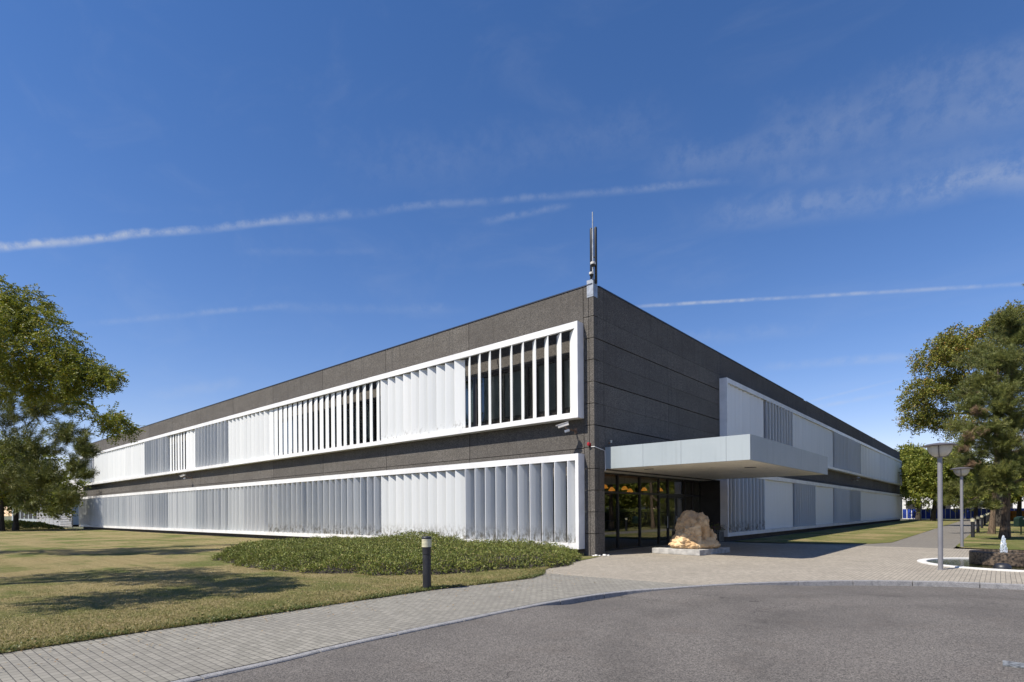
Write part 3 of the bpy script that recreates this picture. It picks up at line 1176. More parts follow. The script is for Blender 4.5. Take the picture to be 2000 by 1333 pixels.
# canopy over the entrance
CX, CY0, CY1, CZ0, CZ1 = 5.19, 0.69, 10.96, 3.165, 3.955
cn = MB()
xs_ = [0.012, 1.55, 2.95, 4.45, CX]
for a, b in zip(xs_, xs_[1:]):
    cn.box(a + 0.004, b - 0.004, CY0, CY0 + 0.06, CZ0, CZ1)
ys_ = [CY0 + 0.062, 3.0, 6.6, 9.3, CY1]
for a, b in zip(ys_, ys_[1:]):
    cn.box(CX - 0.06, CX, a + 0.004, b - 0.004, CZ0, CZ1)
cn.box(0.012, CX - 0.062, CY1 - 0.06, CY1, CZ0, CZ1)
cn.box(0.012, CX - 0.07, CY0 + 0.07, CY1 - 0.07, CZ0 + 0.25, CZ1 - 0.02)
canopy = cn.build('canopy', 'fascia', bld)
sf = MB()
sf.box(-1.0, CX - 0.065, CY0 + 0.065, CY1 - 0.065, CZ0 + 0.012, CZ0 + 0.05)
sf.box(-1.0, 0.0, CY1 - 0.064, 12.0, CZ0 + 0.012, CZ0 + 0.05)
sf.build('soffit', 'soffit', canopy)
for x, y in ((1.2, 3.2), (1.2, 6.4), (3.0, 3.2), (3.0, 6.4), (3.0, 9.4), (4.4, 5.0)):
    d = MB()
    d.lathe([(0.07, 0), (0.075, -0.006), (0.055, -0.010)], (x, y, CZ0 + 0.012), 20)
    d.build('downlight', 'cream', canopy)
vt = MB()
vt.box(0.9, 1.25, 2.0, 2.12, CZ0 - 0.004, CZ0 + 0.010)
vt.box(3.9, 4.3, 4.0, 4.12, CZ0 - 0.004, CZ0 + 0.010)
vt.build('vent', 'dark', canopy)

# glazed entrance, set one metre back
EX = -1.05
MU = [0.68, 3.37, 5.26, 7.09, 8.05, 9.96, 10.89, 12.0]
fr = MB()
for y in MU[1:-1]:
    fr.box(EX - 0.06, EX + 0.06, y - 0.04, y + 0.04, 0.0, 3.17)
fr.box(EX - 0.055, EX + 0.055, MU[0], 12.0, 2.34, 2.42)
fr.box(EX - 0.055, EX + 0.055, MU[0], 12.0, 3.10, 3.17)
fr.box(EX - 0.055, EX + 0.055, MU[0], 7.05, 0.0, 0.06)
fr.box(EX - 0.055, EX + 0.055, 10.0, 12.0, 0.0, 0.06)
glz = fr.build('entrance_frame', 'dark', bld)
for a, b in zip(MU, MU[1:]):
    for z0, z1 in ((0.065, 2.335), (2.425, 3.095)):
        if z0 < 1 and 7.0 < a < 9.9:
            continue
        p = MB()
        p.box(EX - 0.006, EX + 0.006, a + 0.045, b - 0.045, z0, z1)
        p.build('pane', 'entry_glass', glz)
for a, b in ((7.14, 8.0), (8.1, 9.0), (9.02, 9.91)):
    d = MB()
    w = 0.07
    d.box(EX - 0.025, EX + 0.025, a, a + w, 0.01, 2.33)
    d.box(EX - 0.025, EX + 0.025, b - w, b, 0.01, 2.33)
    d.box(EX - 0.024, EX + 0.024, a + w + 0.001, b - w - 0.001, 0.01, 0.16)
    d.box(EX - 0.024, EX + 0.024, a + w + 0.001, b - w - 0.001, 2.22, 2.33)
    do = d.build('entrance_door', 'dark', bld)
    p = MB()
    p.box(EX - 0.006, EX + 0.006, a + w + 0.002, b - w - 0.002, 0.162, 2.218)
    p.build('pane', 'entry_glass', do)
    h = MB()
    h.tube([(EX + 0.08, b - 0.12, 0.8), (EX + 0.08, b - 0.12, 1.35)], 0.016, 8)
    h.build('handle', 'galv', do)
rv = MB()
rv.box(EX, 0.0, 12.005, 12.065, 0.0, 3.16)
rv.box(-0.9, -0.02, 11.985, 12.004, 0.02, 3.1)
rv.build('reveal', 'dark', bld)
rv = MB()
rv.box(EX - 0.1, -0.221, 0.56, 0.665, 0.0, 3.16)
rv.build('reveal', 'concrete', bld)
lf = MB()
lf.box(-9, EX - 0.05, 0.4, 12.0, -0.1, -0.002)
lf.build('lobby_floor', 'lobby_floor', bld)
lc = MB()
lc.box(-9, EX - 0.03, 0.4, 12.0, 3.18, 3.24)
lc.build('lobby_ceiling', 'soffit', bld)
lo_ = MB()
lo_.box(-9.1, -9.0, 0.4, 12.0, 0, 3.17)
lo_.box(-9.0, -6.1, 0.41, 0.6, 0, 3.17)
lo_.box(-6.0, -1.15, 0.40, 0.5, 0.0, 3.17)
lo_.build('lobby_back_wall', 'void', bld)
lp = MB()
lp.box(-4.5, EX - 0.08, 11.9, 11.98, 0, 3.17)
lp.build('lobby_partition', 'lobby_wall', bld)

# ------------------------------------------------------------------ fittings on the building
mast = empty('antenna_mast', (0, 0, 9.33))
tag(mast, 'thin antenna mast of grey pole and black tubes on the near roof corner', 'mast')


def build_mast(root, s=1.0):
    b = MB()
    b.box(-0.27, 0.012, -0.014, -0.002, 0.0, 0.62)
    b.box(0.002, 0.014, -0.014, 0.25, 0.0, 0.62)
    for q in ((-0.22, 0.08), (-0.05, 0.08), (-0.13, 0.45)):
        b.lathe([(0.014, 0), (0.014, 0.0)], (q[0], -0.02, q[1]), 6)
    b.build('corner_bracket', 'galv', root)
    p = MB()
    p.tube([(-0.05, 0.06, 0.4), (-0.05, 0.06, 2.45)], 0.032, 12)
    p.tube([(-0.05, 0.06, 2.45), (-0.05, 0.06, 3.06)], 0.022, 12)
    p.build('pole', 'galv', root)
    for x, y in ((-0.135, 0.09), (0.035, 0.12)):
        t = MB()
        t.lathe([(0.038, 0.48), (0.052, 0.5), (0.052, 2.46), (0.045, 2.50), (0.02, 2.52)], (x, y, 0), 14)
        t.build('antenna_tube', 'dark', root, smooth=True)
    c = MB()
    c.box(-0.15, 0.05, 0.075, 0.12, 1.42, 1.45)
    c.build('clamp', 'dark', root)


build_mast(mast)
mast2 = copy_tree(mast)
mast2.location = (-71.0, 0.1, 9.33)
tag(mast2, 'distant antenna mast with black tubes at the far left roof end', 'mast')


def dome_camera(loc, label, r):
    e = empty('dome_camera', loc)
    tag(e, label, 'camera')
    m = MB()
    m.lathe([(r * 0.25, r * 1.0), (r, r * 0.75), (r, 0.0), (r * 0.95, -0.01)], (0, 0, 0), 18)
    m.build('housing', 'camera_shell', e, smooth=True)
    m = MB()
    m.lathe([(r * 0.9, -0.012)] + [(r * 0.9 * math.cos(a), -0.012 - r * 0.8 * math.sin(a)) for a in (0.3, 0.6, 0.9, 1.2, 1.5)], (0, 0, 0), 18)
    m.build('dome', 'dark', e, smooth=True)
    m = MB()
    m.tube([(-0.01, r * 1.2, r * 0.5), (0, 0, r * 0.6)], 0.016, 8)
    m.build('arm', 'camera_shell', e)
    return e


dome_camera((0.03, -0.06, 10.44), 'black and white dome camera, upper one on the roof corner mast', 0.095)
dome_camera((-0.03, -0.07, 10.10), 'white round camera just above the roof corner bracket', 0.085)


def bullet_camera(loc, look, label):
    """housing on a wall arm; local -y looks out from the wall"""
    e = empty('security_camera', loc, look)
    tag(e, label, 'camera', 'security cameras on the facades')
    h = MB()
    d = Vector((-0.80, -0.52, -0.28)).normalized()
    s = d.cross(UP).normalized()
    u = s.cross(d)
    c = Vector((-0.12, -0.62, 0.10))
    h.obox(c, d, s, u, 0.20, 0.062, 0.05)
    h.obox(c + u * 0.062 + d * 0.03, d, s, u, 0.24, 0.078, 0.009)
    h.build('housing', 'camera_shell', e)
    l = MB()
    l.obox(c + d * 0.203, d, s, u, 0.004, 0.05, 0.04)
    l.build('lens', 'dark', e)
    a = MB()
    a.box(-0.05, 0.05, -0.02, 0.0, -0.16, 0.06)
    a.tube([(0, -0.02, -0.05), (0, -0.45, -0.04), (-0.05, -0.58, 0.0), (-0.08, -0.6, 0.06)], 0.025, 8)
    a.build('arm', 'rust', e)
    t = MB()
    t.obox(Vector((-0.04, -0.50, -0.10)), d, s, u, 0.09, 0.07, 0.04)
    t.build('illuminator', 'galv', e)
    return e


bullet_camera((-0.80, 0, 4.62), 0, 'pale security camera under the louvre screen nearest the corner')
bullet_camera((-37.6, 0, 4.55), 0, 'security camera halfway along the left facade band')
bullet_camera((0, 46.0, 4.55), R_(90), 'security camera on the shaded right facade band')

al = empty('alarm_beacon', (-0.20, 0, 4.02))
tag(al, 'small red alarm beacon on the corner edge above the lower louvres', 'alarm')
m = MB()
m.box(-0.05, 0.05, -0.03, -0.001, -0.05, 0.05)
m.build('base', 'red', al)
m = MB()
m.lathe([(0.045, -0.04), (0.055, 0.0), (0.05, 0.05), (0.02, 0.075)], (0, -0.08, 0), 16)
m.build('lens', 'red', al, smooth=True)
cd = MB()
cd.tube([(-0.12, -0.03, 3.93), (0.02, -0.03, 3.93), (0.03, 0.45, 3.86), (0.03, 0.66, 3.83), (0.03, 0.675, 3.1)], 0.013, 6)
tag(cd.build('conduit', 'white'), 'thin white cable conduit bent around the corner beside the canopy', 'conduit')
wl = empty('wall_spotlight', (0.0, 1.0, 4.16))
tag(wl, 'tiny brass spotlight on the dark wall just above the canopy', 'spotlight')
m = MB()
m.box(0.0, 0.05, -0.04, 0.04, -0.05, 0.02)
m.build('bracket', 'rust', wl)
m = MB()
m.lathe([(0.03, -0.02), (0.045, 0.08)], (0.09, 0, 0.0), 12)
m.build('head', 'cream', wl)

# things inside the entrance hall
for x, y, z in ((-2.2, 4.25, 2.62), (-2.2, 4.85, 2.52), (-2.2, 6.0, 2.60), (-2.2, 6.5, 2.50), (-2.2, 7.9, 2.60), (-2.2, 9.6, 2.62)):
    e = empty('pendant_lamp', (x, y, z))
    tag(e, 'glowing amber pendant lamp hanging behind the entrance glass', 'lamp', 'amber pendant lamps in the hall')
    m = MB()
    m.lathe([(0.03, 0.17), (0.08, 0.14), (0.14, 0.05), (0.155, 0.0)], (0, 0, 0), 20, cap=False)
    m.build('shade', 'lampglow', e, smooth=True)
    m = MB()
    m.tube([(0, 0, 0.2), (0, 0, 3.18 - z)], 0.006, 5)
    m.build('cord', 'dark', e)
cab = empty('reception_cabinet', (-1.9, 2.3, 0))
tag(cab, 'pale low cabinet just inside the leftmost entrance pane', 'cabinet')
m = MB()
m.box(-0.3, 0.3, -0.5, 0.5, 0.06, 0.82)
m.build('body', 'lobby_wall', cab)
m = MB()
m.box(-0.33, 0.33, -0.53, 0.53, 0.822, 0.86)
m.build('top', 'shed', cab)
m = MB()
m.box(-0.27, 0.27, -0.46, 0.46, 0.0, 0.058)
m.build('foot', 'dark', cab)

# ------------------------------------------------------------------ rock sculpture on its slab
pl = empty('plinth', (0, 0, 0))
F = Vector((2.93, 2.22, 0))
ux = Vector((math.cos(R_(-7)), math.sin(R_(-7)), 0))
uy = Vector((-ux.y, ux.x, 0))
pc = F - ux * 0.99 + uy * 1.12
m = MB()
m.obox(pc + Vector((0, 0, 0.102)), ux, uy, UP, 0.99, 1.12, 0.10)
bpy.data.objects.remove(pl)
po = m.build('plinth', 'plinth', loc=(pc.x, pc.y, 0))
tag(po, 'square pale concrete slab under the ochre rock', 'plinth')
bv = po.modifiers.new('edge', 'BEVEL')
bv.width = 0.012
bv.segments = 2


def rock():
    from mathutils import noise as mn
    nu, nv_ = 200, 120
    parts = [((0.04, 0.05, 0.14), (0.86, 0.66, 0.17)), ((-0.48, -0.22, 0.28), (0.36, 0.46, 0.32)), ((-0.05, 0.10, 0.62), (0.50, 0.46, 0.62)),
             ((-0.12, 0.10, 1.14), (0.30, 0.30, 0.27)), ((0.30, 0.06, 0.98), (0.30, 0.34, 0.32)), ((0.72, 0.05, 0.34), (0.17, 0.30, 0.34)),
             ((0.06, -0.42, 0.46), (0.15, 0.20, 0.50)), ((0.46, -0.20, 0.60), (0.15, 0.26, 0.44)), ((-0.34, 0.05, 0.74), (0.24, 0.34, 0.34)),
             ((-0.30, -0.38, 0.42), (0.26, 0.26, 0.36)), ((0.05, -0.48, 0.08), (0.66, 0.26, 0.13))]
    holes = [((-0.30, -0.36, 0.92), (0.17, 0.20, 0.20)), ((0.27, -0.46, 0.50), (0.09, 0.22, 0.34)), ((0.62, -0.28, 0.62), (0.10, 0.16, 0.22)), ((0.10, -0.30, 1.12), (0.09, 0.16, 0.10))]
    uu = np.linspace(0, 2 * math.pi, nu, endpoint=False)
    vv = np.linspace(0.02, math.pi * 0.80, nv_)
    U, V_ = np.meshgrid(uu, vv, indexing='ij')
    D = np.stack([np.sin(V_) * np.cos(U), np.sin(V_) * np.sin(U), np.cos(V_)], -1).reshape(-1, 3)
    C0 = np.array([0.0, 0.0, 0.42])

    def sdf(P):
        k = 0.07
        acc = np.zeros(len(P))
        for c, r in parts:
            q = (P - np.array(c)) / np.array(r)
            dd = (np.linalg.norm(q, axis=1) - 1) * min(r)
            acc += np.exp(-np.clip(dd, -0.6, 2) / k)
        d = -k * np.log(acc + 1e-30)
        for c, r in holes:
            q = (P - np.array(c)) / np.array(r)
            d = np.maximum(d, -(np.linalg.norm(q, axis=1) - 1) * min(r))
        return d
    R0 = np.full(len(D), 0.05)
    open_ = np.ones(len(D), bool)
    for r in np.arange(1.5, 0.05, -0.012):
        idx = np.nonzero(open_)[0]
        if not len(idx):
            break
        hit = sdf(C0 + D[idx] * r) < 0
        R0[idx[hit]] = r
        open_[idx[hit]] = False
    P = C0 + D * R0[:, None]
    out = []
    for p, d in zip(P, D):
        q = Vector(p)
        n1 = mn.noise(q * 3.1)
        n2 = mn.ridged_multi_fractal(q * 2.6 + Vector((3, 1, 7)), 1.0, 2.1, 4, 0.9, 2.0) - 1.0
        n3 = mn.fractal(q * 13, 0.9, 2.0, 4)
        n4 = mn.noise(Vector((q.x * 3, q.y * 3, q.z * 9 + q.x * 4)))
        n5 = mn.voronoi(q * 4.2)[0]
        w = 0.035 * n1 + 0.040 * n2 + 0.030 * n3 + 0.022 * n4 + 0.11 * (n5[1] - n5[0] - 0.25) - 0.02
        out.append((p[0] + d[0] * w, p[1] + d[1] * w, max(-0.01, p[2] + d[2] * w)))
    top = (0.0 + float(np.mean([o_[0] for o_ in out[0::nv_]])), float(np.mean([o_[1] for o_ in out[0::nv_]])), float(np.mean([o_[2] for o_ in out[0::nv_]])) + 0.002)
    mb = MB()
    fs = []
    for i in range(nu):
        i2 = (i + 1) % nu
        for j in range(nv_ - 1):
            fs.append((i * nv_ + j, i * nv_ + j + 1, i2 * nv_ + j + 1, i2 * nv_ + j))
        fs.append((i * nv_, i2 * nv_, len(out)))
    mb.add(out + [top], fs)
    o = mb.build('rock_sculpture', 'rock', smooth=True)
    o.location = (pc.x + 0.10, pc.y - 0.10, 0.205)
    o.rotation_euler = (0, 0, YAW)
    return tag(o, 'large ochre sculpted rock with hollows, standing on the pale slab by the entrance', 'sculpture')


rock()

# ------------------------------------------------------------------ bollards and lamp posts
bo = empty('bollard_light', (1.984, -9.549, 0.0))
m = MB()
m.lathe([(0.088, 0.0), (0.088, 0.72), (0.080, 0.725), (0.080, 0.735), (0.090, 0.74), (0.092, 0.88), (0.098, 0.885)], seg=32)
m.build('post', 'bollard', bo, smooth=True)
m = MB()
prof = []
for i in range(6):
    z = 0.89 + i * 0.028
    prof += [(0.102, z), (0.102, z + 0.015), (0.088, z + 0.019), (0.088, z + 0.024)]
m.lathe(prof, seg=32)
m.build('lens', 'bollard_lens', bo, smooth=True)
m = MB()
m.lathe([(0.104, 1.059), (0.106, 1.075), (0.095, 1.095), (0.05, 1.108), (0.01, 1.112)], seg=32)
m.build('cap', 'bollard', bo, smooth=True)
tag(bo, 'black bollard light with ribbed cream lens alone on the near lawn', 'bollard')
prev = 'the nearest fountain lawn'
WORD = ['first', 'second', 'third', 'fourth', 'fifth', 'sixth', 'seventh']
for i, y in enumerate((23.3, 32.6, 43.0, 53.4, 63.0, 73.0, 83.0)):
    c = copy_tree(bo)
    c.location = (9.82, y, 0.0)
    c.rotation_euler = (0, 0, random.uniform(0, 6))
    tag(c, f'{WORD[i]} black bollard light along the right path, counted from the fountain', 'bollard', 'bollard lights along the path')

lp = empty('lamp_post', (9.80, 1.42, 0.0))
m = MB()
m.lathe([(0.085, 0.0), (0.085, 0.012), (0.057, 0.014), (0.055, 2.95), (0.068, 2.96), (0.105, 2.985)], seg=28)
m.build('pole', 'pole', lp, smooth=True)
m = MB()
m.lathe([(0.11, 2.987), (0.17, 3.02), (0.235, 3.10), (0.27, 3.19), (0.28, 3.26)], seg=32)
m.build('lantern_bowl', 'frost', lp, smooth=True)
m = MB()
m.lathe([(0.30, 3.255), (0.395, 3.262), (0.40, 3.272), (0.30, 3.315), (0.10, 3.345), (0.01, 3.35)], seg=36)
m.build('hat', 'hat', lp, smooth=True)
for k in range(3):
    a = 2 * math.pi * k / 3 + 0.5
    m = MB()
    m.tube([(r * math.cos(a), r * math.sin(a), z) for r, z in ((0.10, 2.97), (0.185, 3.01), (0.25, 3.09), (0.288, 3.19), (0.30, 3.262))], 0.013, 6)
    m.build('lantern_rib', 'hat', lp)
tag(lp, 'grey lamp post with flat hat and bowl lantern standing beside the fountain ring', 'lamp post', 'lamp posts along the path')
l2 = copy_tree(lp)
l2.location = (9.77, 12.95, 0.0)
tag(l2, 'farther grey lamp post with bowl lantern at the edge of the right lawn', 'lamp post', 'lamp posts along the path')

# ------------------------------------------------------------------ fountain
ft = empty('fountain_ring', (11.30, 4.12, 0))
tag(ft, 'flat white ring kerb around a shallow mossy pool', 'fountain')
m = MB()
m.lathe([(2.02, -0.10), (2.02, 0.028), (2.035, 0.034), (2.235, 0.034), (2.25, 0.028), (2.25, -0.05)], seg=72, cap=False)
m.build('ring_kerb', 'ring', ft, smooth=True)
m = MB()
m.lathe([(2.02, 0.008), (0.01, 0.008)], seg=72, cap=False)
m.build('water', 'pond', ft)
dr = empty('fountain_drum', (11.06, 3.98, 0.0))
tag(dr, 'round brown aggregate drum with a water jet in the mossy pool', 'fountain')
m = MB()
m.lathe([(0.74, 0.0), (0.765, 0.03), (0.765, 0.37), (0.745, 0.39), (0.66, 0.39), (0.645, 0.375), (0.645, 0.30)], seg=48, cap=False)
m.build('basin', 'drum', dr, smooth=True)
m = MB()
m.lathe([(0.645, 0.352), (0.01, 0.352)], seg=48, cap=False)
m.build('basin_water', 'basin', dr)
jt = []
for i in range(1500):
    u = rng.random()
    h = 0.36 + 0.46 * (1 - (1 - u) ** 1.5)
    r = 0.085 * (1 - (h - 0.36) / 0.48) ** 0.55 * (0.55 + 0.55 * rng.random())
    a = rng.uniform(0, 6.283)
    c = np.array([r * math.cos(a), r * math.sin(a), h])
    s = rng.uniform(0.006, 0.016)
    t1, t2 = unit(rng.normal(size=3)) * s * 0.7, np.array([0, 0, 1.0]) * s * 1.8 + rng.normal(size=3) * s * 0.3
    jt += [c - t1, c - t2, c + t1, c + t2]
np_mesh('water_jet', np.array(jt), 4, 'jet', dr)
sph = MB()
sph.lathe([(0.02, 0.135), (0.10, 0.125), (0.165, 0.09), (0.195, 0.03), (0.20, -0.02)], (0, 0, 0), 24)
so = sph.build('pond_stone', 'bollard', smooth=True, loc=None)
so.location = (11.03, 2.74, 0.012)
tag(so, 'smooth black dome stone half sunk in the pool before the drum', 'stone')

# pale pebbles at the foot of the corner
for i, (x, y, r) in enumerate(((0.10, -0.10, 0.07), (0.20, -0.02, 0.05), (0.31, 0.13, 0.075), (0.38, 0.28, 0.05), (0.05, -0.18, 0.05))):
    bm = bmesh.new()
    bmesh.ops.create_icosphere(bm, subdivisions=2, radius=r)
    for v in bm.verts:
        v.co *= 1 + 0.18 * math.sin(9 * v.co.x / r + i) * math.cos(5 * v.co.y / r + 2 * i)
        v.co.z = v.co.z * 0.65
    me = bpy.data.meshes.new('pebble')
    bm.to_mesh(me)
    bm.free()
    o = link('pebble', me, 'ring')
    o.location = (x, y, r * 0.4)
    tag(o, 'whitish pebble lying at the foot of the building corner', 'stone', 'pebbles at the building corner')

# worn steel cover let into the asphalt
cv = MB()
cp_ = GP(1990, 1300, -0.06)
cv.box(cp_.x - 0.13, cp_.x + 0.16, cp_.y - 0.12, cp_.y + 0.12, -0.10, -0.052)
tag(cv.build('utility_cover', 'coverplate'), 'worn pale steel utility cover let into the asphalt', 'cover')

# litter bin
bn = empty('litter_bin', (11.92, 28.6, 0))
tag(bn, 'dark green round topped litter bin on a thin post under the pines', 'bin')
m = MB()
m.tube([(0, 0, 0), (0, 0, 0.56)], 0.035, 10)
m.build('post', 'bin', bn)
m = MB()
pr = [(-0.29, 0.5), (0.29, 0.5), (0.29, 0.95)] + [(0.29 * math.cos(a), 0.95 + 0.17 * math.sin(a)) for a in np.linspace(0.3, math.pi - 0.3, 8)] + [(-0.29, 0.95)]
vs = [RT * x + FW * -0.18 + UP * z for x, z in pr] + [RT * x + FW * 0.18 + UP * z for x, z in pr]
n_ = len(pr)
m.add(vs, [tuple(range(n_)), tuple(range(n_, 2 * n_))[::-1]] + [((i + 1) % n_, i, n_ + i, n_ + (i + 1) % n_) for i in range(n_)])
m.build('box', 'bin', bn)
m = MB()
m.obox(FW * -0.185 + UP * 0.98, RT, FW, UP, 0.045, 0.004, 0.045)
m.build('emblem_plate', 'galv', bn)

# planter behind the rock
pt = empty('planter', (-0.05, 11.5, 0))
tag(pt, 'wire sided planter with purple flowers behind the rock', 'planter')
m = MB()
m.box(-0.28, 0.28, -0.28, 0.28, 0.0, 0.5)
m.build('tub', 'dark', pt)
m = MB()
for i in range(8):
    for s in (-0.29, 0.29):
        m.box(-0.29 + i * 0.078, -0.275 + i * 0.078, s - 0.006, s + 0.006, 0.02, 0.62)
        m.box(s - 0.006, s + 0.006, -0.28 + i * 0.078, -0.265 + i * 0.078, 0.02, 0.62)
m.build('wire_cage', 'galv', pt)
fq = []
lq = []
for i in range(900):
    c = np.array([rng.normal(0, 0.17), rng.normal(0, 0.17), 0.62 + abs(rng.normal(0, 0.13))])
    a, b = unit(rng.normal(size=3)) * 0.03, unit(rng.normal(size=3)) * 0.018
    (fq if i % 3 == 0 else lq).extend([c - a, c - b, c + a, c + b])
np_mesh('flowers', np.array(fq), 4, 'flower', pt)
np_mesh('leaves', np.array(lq), 4, 'shrub', pt)

# ------------------------------------------------------------------ fences and far buildings
fe = empty('blue_fence', (0, 94, 0))
tag(fe, 'long blue panelled fence with slim white posts at the end of the path', 'fence')
m = MB()
m.box(-6, 40, 0.0, 0.05, 0.12, 1.62)
m.build('panel', 'bluepanel', fe)
m = MB()
m.box(-6, 40, -0.06, -0.002, 0.0, 0.118)
m.build('base_rail', 'ring', fe)
pm = bpy.data.meshes.new('post')
q = MB()
q.box(-0.045, 0.045, -0.055, -0.003, 0.12, 1.70)
pm.from_pydata(q.v, [], q.f)
pm.materials.append(MT['shed'])
for i in range(60):
    o = bpy.data.objects.new('post', pm)
    COL.objects.link(o)
    o.parent = fe
    o.location = (-5.5 + i * 0.62, 0, 0)

wb = empty('white_hall', (0, 0, 0))
tag(wb, 'low white hall seen between the trees beyond the blue fence', 'building')
m = MB()
m.box(-14, 20, 118, 130, 0, 4.4)
m.build('wall', 'shed', wb)
m = MB()
m.box(-14.3, 20.3, 117.7, 130.3, 4.41, 4.7)
m.build('roof', 'hat', wb)
for i in range(7):
    m = MB()
    m.box(-12 + i * 4.4, -9.4 + i * 4.4, 117.93, 117.995, 1.6, 3.2)
    m.build('window', 'void', wb)
for i, (px, w) in enumerate(((1957, 1.3), (1974, 1.5), (1988, 1.5))):
    c = GP(px, 1017.5, 0)
    e = empty('skip_container', (c.x, c.y, 0), 0.2 * i)
    tag(e, ['orange steel skip half hidden by the pine trunk', 'orange steel skip between the pine trunk and the litter bin', 'orange steel skip right above the litter bin'][i], 'skip', 'orange skips beyond the lawn')
    m = MB()
    m.add([(-w * .55, -0.6, 0.05), (w * .55, -0.6, 0.05), (w * .55, 0.6, 0.05), (-w * .55, 0.6, 0.05), (-w * .62, -0.75, 1.25), (w * .62, -0.75, 1.25), (w * .62, 0.75, 1.25), (-w * .62, 0.75, 1.25)],
          [(3, 2, 1, 0), (0, 1, 5, 4), (1, 2, 6, 5), (2, 3, 7, 6), (3, 0, 4, 7)])
    m.build('tub', 'orange', e)
    m = MB()
    for s in (-0.77, 0.77):
        m.box(-w * .64, w * .64, s - 0.04, s + 0.04, 1.2, 1.3)
    for s in (-w * .62, w * .62):
        m.box(s - 0.04, s + 0.04, -0.72, 0.72, 1.2, 1.3)
    m.build('rim', 'orange', e)

# slatted screen that carries on from the left end of the facade
sl = empty('slatted_fence', (0, 0, 0))
tag(sl, 'tall grey horizontal slat fence continuing from the left end of the building', 'fence')
m = MB()
for i in range(13):
    z = 0.25 + i * 0.215
    m.box(-92, -71.75, -1.0, -0.95, z, z + 0.15)
m.build('slat_panel', 'slat', sl)
for i in range(9):
    m = MB()
    m.box(-71.9 - i * 2.5, -71.8 - i * 2.5, -0.94, -0.86, 0.0, 3.3)
    m.build('post', 'galv', sl)

ab = empty('grey_annex', (0, 0, 0))
tag(ab, 'long low grey building with dark windows far behind the left trees', 'building')
m = MB()
m.box(-150, -105, 4, 16, 0, 4.2)
m.build('wall', 'fascia', ab)
m = MB()
m.box(-150.3, -104.7, 3.7, 16.3, 4.205, 4.5)
m.build('roof', 'hat', ab)
for i in range(10):
    m = MB()
    m.box(-148 + i * 4.3, -145 + i * 4.3, 3.93, 3.995, 1.0, 2.6)
    m.build('window', 'void', ab)
bg_ = empty('far_block', (0, 0, 0))
tag(bg_, 'pale flat roofed block just past the left end of the facade', 'building')
m = MB()
m.box(-135, -112, 16.5, 40, 0, 7.6)
m.build('wall', 'lobby_wall', bg_)
m = MB()
m.box(-135.3, -111.7, 16.3, 40.3, 7.605, 8.0)
m.build('roof', 'hat', bg_)
sh = empty('white_shed', (0, 0, 0))
tag(sh, 'low white shed across the park, mirrored in the entrance glass', 'building')
m = MB()
m.box(52, 60, 20, 110, 0, 3.0)
m.build('wall', 'shed', sh)
m = MB()
m.box(51.7, 60.3, 19.7, 110.3, 3.005, 3.2)
m.build('roof', 'hat', sh)

# ------------------------------------------------------------------ plants


def leaf_quads(P, D, L, W, jitter=0.35):
    """diamond leaves at P along D"""
    n = len(P)
    D = unit(D + rng.normal(0, jitter, (n, 3)))
    S = unit(np.cross(D, rng.normal(0, 1, (n, 3))))
    L = (L * rng.uniform(0.7, 1.25, n))[:, None]
    W = (W * rng.uniform(0.7, 1.25, n))[:, None]
    tip = P + D * L
    mid = P + D * L * 0.45
    return np.stack([P, mid - S * W * 0.5, tip, mid + S * W * 0.5], 1).reshape(-1, 3)


def bez(a, b, sag, n=7):
    a, b = Vector(a), Vector(b)
    m = (a + b) / 2 + Vector(sag)
    return [a * (1 - t) ** 2 + m * (2 * t * (1 - t)) + b * t * t for t in [i / (n - 1) for i in range(n)]]


def grow_limbs(tk, pts, rad, blobs, limb_r, lift, first=2):
    """each blob or bough hangs on the nearest piece of wood already there, so limbs branch from limbs"""
    nodes = [(pts[i], rad[i]) for i in range(first, len(pts))]
    order = sorted(range(len(blobs)), key=lambda q: min((Vector(blobs[q][0]) - p).length for p in pts[first:]))
    limbs = [None] * len(blobs)
    for q in order:
        c = Vector(blobs[q][0])
        p, r = min(nodes, key=lambda nd: (nd[0] - c).length + max(0.0, nd[0].z - c.z) * 0.8)
        L = max((c - p).length, 0.05)
        limb = bez(p, c, (random.uniform(-.12, .12) * L, random.uniform(-.12, .12) * L, lift * L), 7)
        lr = min(r * 0.72, max(limb_r, 0.05 * L))
        rr = [lr * (1 - 0.6 * i / 6) for i in range(7)]
        tk.tube(limb, rr, 6)
        nodes += [(limb[i], rr[i]) for i in range(2, 7)]
        limbs[q] = (limb, rr[-1])
    return limbs


